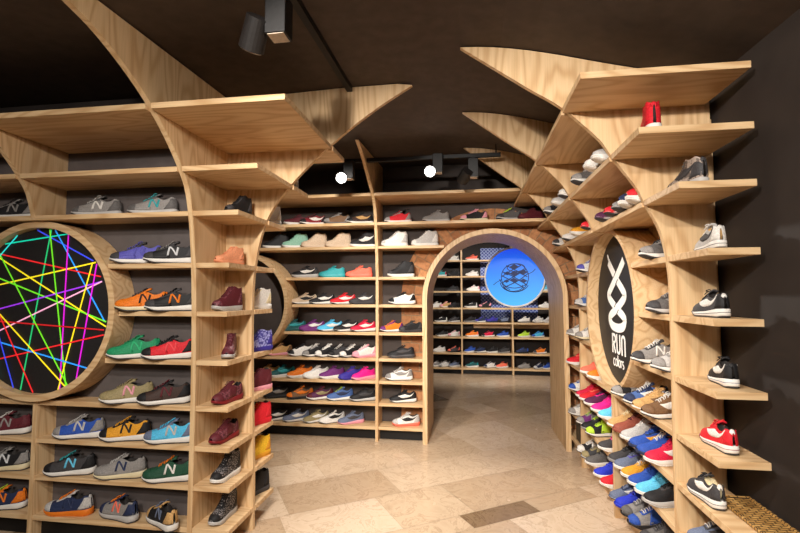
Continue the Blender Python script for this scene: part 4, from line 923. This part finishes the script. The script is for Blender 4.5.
def tube_pts(bm, pts, r, seg=5):
    rings = []
    for i, p in enumerate(pts):
        p = Vector(p); d = (Vector(pts[min(i+1, len(pts)-1)])-Vector(pts[max(0, i-1)])).normalized()
        u = d.orthogonal().normalized(); v = d.cross(u)
        rings.append([bm.verts.new(p+(u*math.cos(2*PI*k/seg)+v*math.sin(2*PI*k/seg))*r) for k in range(seg)])
    for a, b in zip(rings, rings[1:]):
        for k in range(seg): bm.faces.new((a[k], a[(k+1) % seg], b[(k+1) % seg], b[k]))
    bm.faces.new(rings[0][::-1]); bm.faces.new(rings[-1])
MESH = {}
def build_style(st):
    q = STY[st]; out = {}
    # upper and lining
    bm = bmesh.new(); bl = bmesh.new()
    G = [[surf(st, s, t) for t in TT] for s in SS]
    gu = [[None]*len(TT) for _ in SS]; gl = [[None]*len(TT) for _ in SS]
    def vv(g, b, i, j):
        if g[i][j] is None: g[i][j] = b.verts.new(G[i][j])
        return g[i][j]
    for i in range(len(SS)-1):
        for j in range(len(TT)-1):
            ms = (SS[i]+SS[i+1])/2; mt = (TT[j]+TT[j+1])/2
            inner = .36 < mt < .64 and .04 < ms < .43
            g, b = (gl, bl) if inner else (gu, bm)
            vs = [vv(g, b, i, j), vv(g, b, i+1, j), vv(g, b, i+1, j+1), vv(g, b, i, j+1)]
            b.faces.new(vs)
    out['upper'] = finish(bm, st+'_upper'); out['lining'] = finish(bl, st+'_lining')
    # overlays: toe cap, heel counter wrapped round the back, horseshoe eyestay
    if st in ('run', 'high'):
        bm = bmesh.new(); k = .80 if st == 'run' else .84
        patch(bm, st, 0, 0, 0, 0, .0016, 7, 6, fn=lambda a, b: (k+(.995-k)*a+.06*(b*b)*(1-a), .03+.47*b), skirt=(1, 0, 1, 0))
        out['toe_cap'] = finish(bm, st+'_toe_cap')
    bm = bmesh.new(); k, th = dict(run=(.24, .27), cortez=(.17, .30), roshe=(.16, .30), high=(.26, .22))[st]
    def hc(a, b): # a round the heel -1..1
        return None
    patch(bm, st, 0, 0, 0, 0, .0016, 6, 5, fn=lambda a, b: ((k-(k-.012)*.62*b)*a, .03+th*b), skirt=(1, 1, 0, 1))
    patch(bm, st, 0, 0, 0, 0, .0016, 1, 8, both=False, fn=lambda a, b: (.001*a, .03+.94*b), skirt=(0, 0, 1, 0))
    out['heel_counter'] = finish(bm, st+'_heel_counter')
    bm = bmesh.new(); s0, s1 = q['lace']
    patch(bm, st, 0, 0, 0, 0, .0018, 10, 2, fn=lambda a, b: (s0-.025+(s1-s0+.05)*a, .30+.075*b+.03*a), skirt=(1, 1, 1, 0))
    patch(bm, st, 0, 0, 0, 0, .0018, 2, 8, both=False, fn=lambda a, b: (s1+.012+(.04)*a, .36+.28*b), skirt=(1, 1, 0, 0))
    out['eyestay'] = finish(bm, st+'_eyestay')
    if st == 'run':   # mudguard along the forefoot, joined under the toe cap
        bm = bmesh.new(); patch(bm, st, 0, 0, 0, 0, .0011, 9, 3, fn=lambda a, b: (.50+.495*a, .02+(.06+.10*a)*b), skirt=(1, 1, 1, 0))
        patch(bm, st, 0, 0, 0, 0, .0011, 1, 8, both=False, fn=lambda a, b: (.99+.005*a, .02+.96*b), skirt=(0, 0, 0, 0))
        out['mudguard'] = finish(bm, st+'_mudguard')
    if st == 'run':
        bm = bmesh.new(); patch(bm, st, 0, 0, 0, 0, .0013, 6, 4, fn=lambda a, b: (.33+.27*a-.05*b, .02+.29*b)); out['side_panel'] = finish(bm, st+'_side_panel')
    # heel tab
    bm = bmesh.new(); hi = interp(.03, *q['h'])
    patch(bm, st, 0.0, .028, .30, .70, .0022, 3, 6, both=False)
    out['heel_tab'] = finish(bm, st+'_heel_tab')
    # tongue
    bm = bmesh.new(); g = []
    k0 = .35; lift = .017 if st != 'high' else .010
    for i in range(9):
        s = k0+(.66-k0)*i/8; r = []
        for j in range(7):
            yy = (j/6-.5)*2
            zb = surf(st, max(s, .46), .5)[2]
            z = zb+.0025+lift*(1-smst(k0, .50, s))-.006*yy*yy
            r.append(bm.verts.new(((s-.5)*SL-(.004 if i == 0 else 0), yy*.019*(1.05-.3*(i/8)), z)))
        g.append(r)
    for i in range(8):
        for j in range(6): bm.faces.new((g[i][j], g[i+1][j], g[i+1][j+1], g[i][j+1]))
    ret = bmesh.ops.extrude_face_region(bm, geom=list(bm.faces))
    for e in ret['geom']:
        if isinstance(e, bmesh.types.BMVert): e.co.z -= .007
    out['tongue'] = finish(bm, st+'_tongue')
    # laces
    bm = bmesh.new(); a, b = q['lace']; n = 6 if st != 'high' else 7
    for i in range(n):
        s = a+(b-a)*i/(n-1); pts = []
        sk = .018 if i % 2 else -.018
        for k in range(7):
            t = .37+.26*k/6; p = Vector(surf(st, s+sk*(k/6-.5), t)); p.z += .0075-.0045*abs(k/3-1)**2
            pts.append(p)
        tube_pts(bm, pts, .0032)
    for sd in (-1, 1):
        s0 = a-.005; p0 = Vector(surf(st, s0, .5)); p0.z += .009
        pts = smoothcurve([tuple(p0), (p0.x-.004, sd*.012, p0.z+.008), (p0.x+.006, sd*.026, p0.z+.004), (p0.x+.012, sd*.016, p0.z+.001), tuple(p0)], 4); tube_pts(bm, pts, .002)
        pts = smoothcurve([tuple(p0), (p0.x+.010, sd*.014, p0.z), (p0.x+.024, sd*.026, p0.z-.012)], 4); tube_pts(bm, pts, .002)
    out['laces'] = finish(bm, st+'_laces')
    # soles
    zt = lambda s: interp(s, *q['zt'])+.001
    so = .0055
    out['midsole'] = sole_mesh(st, lambda s: spring(s)+so, zt, q['flare'], st+'_midsole')
    out['outsole'] = sole_mesh(st, spring, lambda s: spring(s)+so+.0005, q['flare']-.001, st+'_outsole')
    if st == 'cortez':
        out['sole_stripe'] = sole_mesh(st, lambda s: (spring(s)+so)*.52+zt(s)*.48-.0028, lambda s: (spring(s)+so)*.52+zt(s)*.48+.0028, q['flare']+.0008, st+'_stripe')
    # side marks
    hs = 1 if st != 'high' else .8
    def bez(p, u):
        (ax, ay), (bx, by), (cx, cy) = p; v = 1-u; return (ax*v*v+2*bx*u*v+cx*u*u, ay*v*v+2*by*u*v+cy*u*u)
    def swp(a_, b_):
        # thin tail at the heel, deep belly, short hook towards the toe
        up = bez(((.08, .32*hs), (.52, .16*hs), (.68, .30*hs)), a_) if a_ < 1 else (.68, .30*hs)
        lo = bez(((.08, .32*hs), (.52, -.15*hs), (.68, .30*hs)), a_)
        return (lo[0]+(up[0]-lo[0])*b_, lo[1]+(up[1]-lo[1])*b_)
    for side in (0, 1):
        bm = bmesh.new(); patch(bm, st, 0, 0, 0, 0, .0026, 18, 3, only=side, fn=swp)
        out['swoosh%d' % side] = finish(bm, st+'_swoosh')
    w = .036; t0, t1 = .075, .315; sl = -.03
    for side in (0, 1):
        bm = bmesh.new()
        f = (lambda s, t: (s, t)) if side == 0 else (lambda s, t: (s, 1-t))
        L_, R_ = (.535, .375) if side == 0 else (.375, .535)
        for (p, q2) in (((L_, t0), (L_, t1)), ((L_, t1), (R_, t0)), ((R_, t0), (R_, t1))):
            def fn(a_, b_, p=p, q2=q2, f=f):
                s, t = p[0]+(q2[0]-p[0])*a_+w*(b_-.5), p[1]+(q2[1]-p[1])*a_
                s += sl*(t-t0)/(t1-t0)
                return f(s, t)
            patch(bm, st, 0, 0, 0, 0, .0028, 4, 1, both=False, fn=fn)
        out['letter%d' % side] = finish(bm, st+'_letter')
    return out
for st in STY: MESH[st] = build_style(st)
def part(name, me, mat, parent):
    o = bpy.data.objects.new(name, me); COL.objects.link(o); o.parent = parent
    for sl_ in o.material_slots: sl_.link = 'OBJECT'; sl_.material = mat
    return o
_rm = {}
def rub(c):
    if c not in _rm: _rm[c] = plain('rubber_'+c, hexc(PAL[c]), .5, 0, .03, 30, 0, .4)
    return _rm[c]
CAT = dict(run='sneaker', cortez='sneaker', roshe='sneaker', high='high top sneaker')
def shoe(st, x, y, z, hd, sc, main, ov, sole, lace, lk, lc, label, group, full=True, out=None, tongue=None, tab=None, lining=None, stripe=None, zs=1.14):
    nm = 'high_top_sneaker' if st == 'high' else 'sneaker'
    t = thing(nm, label, CAT[st], (x, y, z+.0006), group, math.radians(hd)); t.scale = (sc, sc, sc*zs)
    M = MESH[st]
    up = part('upper', M['upper'], fab(main), t)
    ms = part('midsole', M['midsole'], rub(sole), t)
    part('outsole', M['outsole'], fab(out or ('gum' if main in ('tan', 'cream') else ('charcoal' if sole in ('white', 'lightgrey', 'cream') and st in ('run', 'cortez') else sole))), t)
    part('lining', M['lining'], fab(lining or 'darklining'), t)
    part('tongue', M['tongue'], fab(tongue or (ov if st == 'run' else main)), t)
    part('laces', M['laces'], fab(lace), t)
    for k in ('toe_cap', 'mudguard', 'heel_counter', 'eyestay'):
        if k in M and (full or (ov != main and k != 'mudguard')): part(k, M[k], fab(ov if k != 'mudguard' or ov == main else main), t)
    if full and st == 'run' and lk != 'N': part('side_panel', M['side_panel'], fab(ov), t)
    if full: part('heel_tab', M['heel_tab'], fab(tab or ov), t)
    if st == 'cortez' and full: part('sole_stripe', M['sole_stripe'], fab(stripe or main), ms)
    for sd in '01':
        if lk == 'S': part('side_mark', M['swoosh'+sd], fab(lc), up)
        if lk == 'N': part('side_letter', M['letter'+sd], fab(lc), up)
    return t
GRP = ('shoes on the left wall shelves', 'shoes on the back wall shelves', 'shoes on the right wall shelves', 'shoes in the back room')
for (st, x, y, z, hd, sc, ma, ov, so, la, lk, lc, lab, g) in SHOES:
    shoe(st, x, y, z, hd, sc, ma, ov, so, la, lk, lc, lab, GRP[g], full=g in (0, 2), zs=1.22 if g == 2 else 1.14)
GP = 'shoes on the left end pier'
P_ = [('high', 'C', -1.43, 2.67, 255, 'black', 'charcoal', 'black', 'black', '', '', 'black high top, eighth shelf up on the front of the left end pier'),
 ('high', 'D', -1.485, 2.67, 250, 'peach', 'peach', 'peach', 'peach', '', '', 'peach orange high top, seventh shelf up on the front of the left end pier'),
 ('high', 'E', -1.485, 2.66, 255, 'maroon', 'maroonprint', 'lightgrey', 'maroon', '', '', 'maroon high top with pale sole, sixth shelf up on the left end pier'),
 ('high', 'F', -1.475, 2.68, 290, 'maroonprint', 'maroon', 'lightgrey', 'maroon', '', '', 'maroon patterned high top pointing forward, fifth shelf up on the left end pier'),
 ('run', 'G', -1.475, 2.67, 258, 'maroonprint', 'maroon', 'darkred', 'maroon', '', '', 'maroon patterned sneaker, fourth shelf up on the front of the left end pier'),
 ('run', 'H', -1.49, 2.67, 262, 'maroonprint', 'maroon', 'darkred', 'maroon', '', '', 'maroon patterned sneaker, third shelf up on the front of the left end pier'),
 ('high', 'I', -1.475, 2.67, 262, 'speckled', 'black', 'white', 'black', '', '', 'black speckled high top, second shelf up on the front of the left end pier'),
 ('high', 'J', -1.485, 2.67, 266, 'speckled', 'black', 'lightgrey', 'black', '', '', 'black speckled high top, bottom shelf on the front of the left end pier')]
for (st, k, x, y, hd, ma, ov, so, la, lk, lc, lab) in P_:
    sc_, z_ = dict(C=(.74, 1.2), D=(.74, 1.02), E=(.80, 1.24), F=(.80, 1.2), I=(.84, 1.2), J=(.84, 1.2)).get(k, (.84, 1.2))
    shoe(st, x, y, ZL[k], hd, sc_, ma, ov, so, la, lk, lc, lab, GP, zs=z_)
Q_ = [('high', 'B', -1.27, 3.02, 250, 'silver', 'lightgrey', 'white', 'white', 'silver high top, ninth shelf up behind the left end pier fin'),
 ('high', 'C', -1.40, 3.02, 250, 'silver', 'white', 'white', 'white', 'silver and white high top, eighth shelf up behind the left end pier fin'),
 ('high', 'E', -1.47, 3.02, 245, 'white', 'cream', 'white', 'white', 'white high top, sixth shelf up behind the left end pier fin'),
 ('high', 'F', -1.46, 3.02, 240, 'blueprint', 'indigo', 'indigo', 'violet', 'violet patterned high top, fifth shelf up behind the left end pier fin'),
 ('high', 'G', -1.46, 3.02, 240, 'maroon', 'maroon', 'pink', 'maroon', 'plain maroon high top, fourth shelf up behind the left end pier fin'),
 ('high', 'H', -1.46, 3.02, 240, 'red', 'red', 'red', 'orange', 'red high top, third shelf up behind the left end pier fin'),
 ('high', 'I', -1.455, 3.02, 245, 'yellow', 'mustard', 'mustard', 'yellow', 'yellow high top, second shelf up behind the left end pier fin'),
 ('high', 'J', -1.46, 3.02, 245, 'black', 'black', 'charcoal', 'black', 'plain black high top, bottom shelf behind the left end pier fin')]
for (st, k, x, y, hd, ma, ov, so, la, lab) in Q_: shoe(st, x, y, ZL[k], hd, .84, ma, ov, so, la, '', '', lab, 'shoes behind the left end pier')
GE = 'shoes on the right end shelves'
E_ = [('high', 'B', .83, 2.20, 80, 'red', 'red', 'white', 'red', '', '', 'red high top with white sole on the second topmost right end shelf', {}),
 ('high', 'C', .985, 2.20, 98, 'camo', 'charcoal', 'lightgrey', 'grey', 'S', 'charcoal', 'grey camouflage high top on the eighth right end shelf up', {}),
 ('cortez', 'D', 1.07, 2.20, 84, 'lightgrey', 'white', 'white', 'white', 'S', 'charcoal', 'white flat sneaker with dark side mark on the seventh right end shelf up', dict(stripe='charcoal', tab='white', lining='tan')),
 ('cortez', 'E', 1.06, 2.20, 91, 'charcoal', 'black', 'white', 'black', 'S', 'white', 'black flat sneaker, white heel tab, sixth right end shelf up', dict(tab='white', stripe='charcoal')),
 ('cortez', 'F', 1.10, 2.20, 80, 'black', 'black', 'white', 'black', 'S', 'white', 'black flat sneaker, grey sole stripe, fifth right end shelf up', dict(tab='black', stripe='slate')),
 ('cortez', 'G', 1.07, 2.20, 90, 'red', 'red', 'white', 'red', 'S', 'white', 'red flat sneaker with white side mark on the fourth right end shelf up', dict(tab='white', stripe='darkred')),
 ('cortez', 'H', 1.02, 2.22, 92, 'charcoal', 'charcoal', 'white', 'black', 'S', 'white', 'charcoal flat sneaker beside the woven tray on the right end shelf', dict(tab='white', stripe='charcoal', lining='cream')),
 ('cortez', 'I', 1.09, 2.30, 178, 'slate', 'charcoal', 'white', 'white', 'S', 'charcoal', 'slate flat sneaker, inner one on the second right end shelf up', {}),
 ('run', 'I', 1.085, 2.13, 182, 'grey', 'lightgrey', 'lightgrey', 'white', '', '', 'grey sneaker, outer one on the second right end shelf up', {})]
for (st, k, x, y, hd, ma, ov, so, la, lk, lc, lab, kw) in E_:
    e = shoe(st, x, y, ZR[k], hd, .92 if k == 'B' else .84 if st == 'high' else .81, ma, ov, so, la, lk, lc, lab, GE, zs=1.0 if st == 'high' else 1.32, **kw)
    if k in 'EG':     # word on the white heel tab
        cu = bpy.data.curves.new('heel_word', 'FONT'); cu.body = 'NIKE'; cu.size = .013; cu.align_x = 'CENTER'; cu.extrude = .0003
        tmp = bpy.data.objects.new('heel_word', cu); dg = bpy.context.evaluated_depsgraph_get()
        COL.objects.link(tmp); dg.update(); me = bpy.data.meshes.new_from_object(tmp.evaluated_get(dg)); bpy.data.objects.remove(tmp)
        me.materials.clear(); me.materials.append(fab('black' if k == 'E' else 'red'))
        o = bpy.data.objects.new('heel_lettering', me); COL.objects.link(o); o.parent = [c for c in e.children if c.name.startswith('heel_tab')][0]
        o.rotation_euler = (PI/2, 0, -PI/2); o.location = (-SL/2-.0005, 0, .074)

# storage box in the far bay
bm = bmesh.new(); box(bm, 1.0, 1.17, 4.34, 4.60, ZS['J'], ZS['J']+.17, .004); box(bm, .997, 1.173, 4.337, 4.603, ZS['J']+.13, ZS['J']+.172, .003)
tag(obj('shoe_box', bm, M_BLACK), 'black lidded shoe box, bottom shelf of the right wall far bay', 'box')

# woven tray on the right end shelf
m, nt, b = newmat('woven_wicker')
tc = N(nt, 'ShaderNodeTexCoord'); br = N(nt, 'ShaderNodeTexBrick'); br.inputs['Scale'].default_value = 1
br.inputs['Brick Width'].default_value = .034; br.inputs['Row Height'].default_value = .017; br.inputs['Mortar Size'].default_value = .0022
br.inputs['Color1'].default_value = (*hexc('#c59a58'), 1); br.inputs['Color2'].default_value = (*hexc('#a87c40'), 1); br.inputs['Mortar'].default_value = (*hexc('#2c1c0e'), 1)
nt.links.new(tc.outputs['Object'], br.inputs['Vector']); nt.links.new(br.outputs['Color'], b.inputs['Base Color']); b.inputs['Roughness'].default_value = .6
bp = N(nt, 'ShaderNodeBump'); bp.inputs['Strength'].default_value = .8; bp.inputs['Distance'].default_value = .004; bp.invert = True
nt.links.new(br.outputs['Fac'], bp.inputs['Height']); nt.links.new(bp.outputs[0], b.inputs['Normal'])
t = thing('woven_tray', 'brown woven wicker tray lying on the right end shelf by the dark wall', 'tray', (1.132, 1.92, ZS['H']+.0005))
bm = bmesh.new(); box(bm, -.066, .066, -.315, .315, 0, .010, .002); obj('base', bm, m, t, world=False)
bm = bmesh.new()
for (a, b_, c, d) in ((-.072, -.060, -.32, .32), (.060, .072, -.32, .32), (-.072, .072, -.32, -.308), (-.072, .072, .308, .32)): box(bm, a, b_, c, d, .004, .016, .003)
obj('rim', bm, m, t, world=False)

# ------------------------------------------------------------------ lights
spotlight((-1.16, 4.06, 2.60), (-.2, 0.5, 1.4), 'lit spotlight left of the back wall upright, facing the aisle', zbar=2.745)
spotlight((-.335, 4.06, 2.625), (.15, .5, 1.5), 'lit spotlight above the arch shelves, facing the aisle', zbar=2.745)
spotlight((-.02, 4.10, 2.58), (-.6, 5.3, 1.9), 'dark spotlight at the right of the track, turned to the back wall', lit=False, zbar=2.745)
spotlight((-.90, 1.78, 2.62), (-2.0, 2.9, .9), 'unlit black spotlight with box housing on the ceiling track, close to the camera', lit=False, zbar=2.81, boxdx=.11)
WARM = (1, .88, .74)
for (p, a, w, ang) in LIGHTS: spot(p, a, w, ang)
def area(pos, rot, sx, sy, W, col=(1, .93, .85)):
    l = bpy.data.lights.new('unseen_fill', 'AREA'); l.shape = 'RECTANGLE'; l.size = sx; l.size_y = sy; l.energy = W; l.color = col  # soft fill added out of view behind the camera, no real fixture
    o = bpy.data.objects.new('unseen_fill_light', l); COL.objects.link(o); o.location = pos; o.rotation_euler = rot; return o
for (p, r_, sx, sy, w) in AREAS: area(p, r_, sx, sy, w)
w = bpy.data.worlds.new('dim_world'); S.world = w; w.use_nodes = True
w.node_tree.nodes['Background'].inputs[0].default_value = (.05, .045, .04, 1)

# ------------------------------------------------------------------ camera
cam = bpy.data.cameras.new('camera'); co = bpy.data.objects.new('camera', cam); COL.objects.link(co)
co.location = (0, 0, 1.5); co.rotation_euler = (math.radians(93.65), 0, math.radians(8.5))
cam.sensor_width = 36; cam.sensor_fit = 'HORIZONTAL'; cam.lens = 455*36/800; cam.clip_start = .05
S.camera = co
vs = S.view_settings
vs.view_transform = 'Standard'; vs.look = 'None'; vs.gamma = 1; vs.use_curve_mapping = False; vs.exposure = EXPO
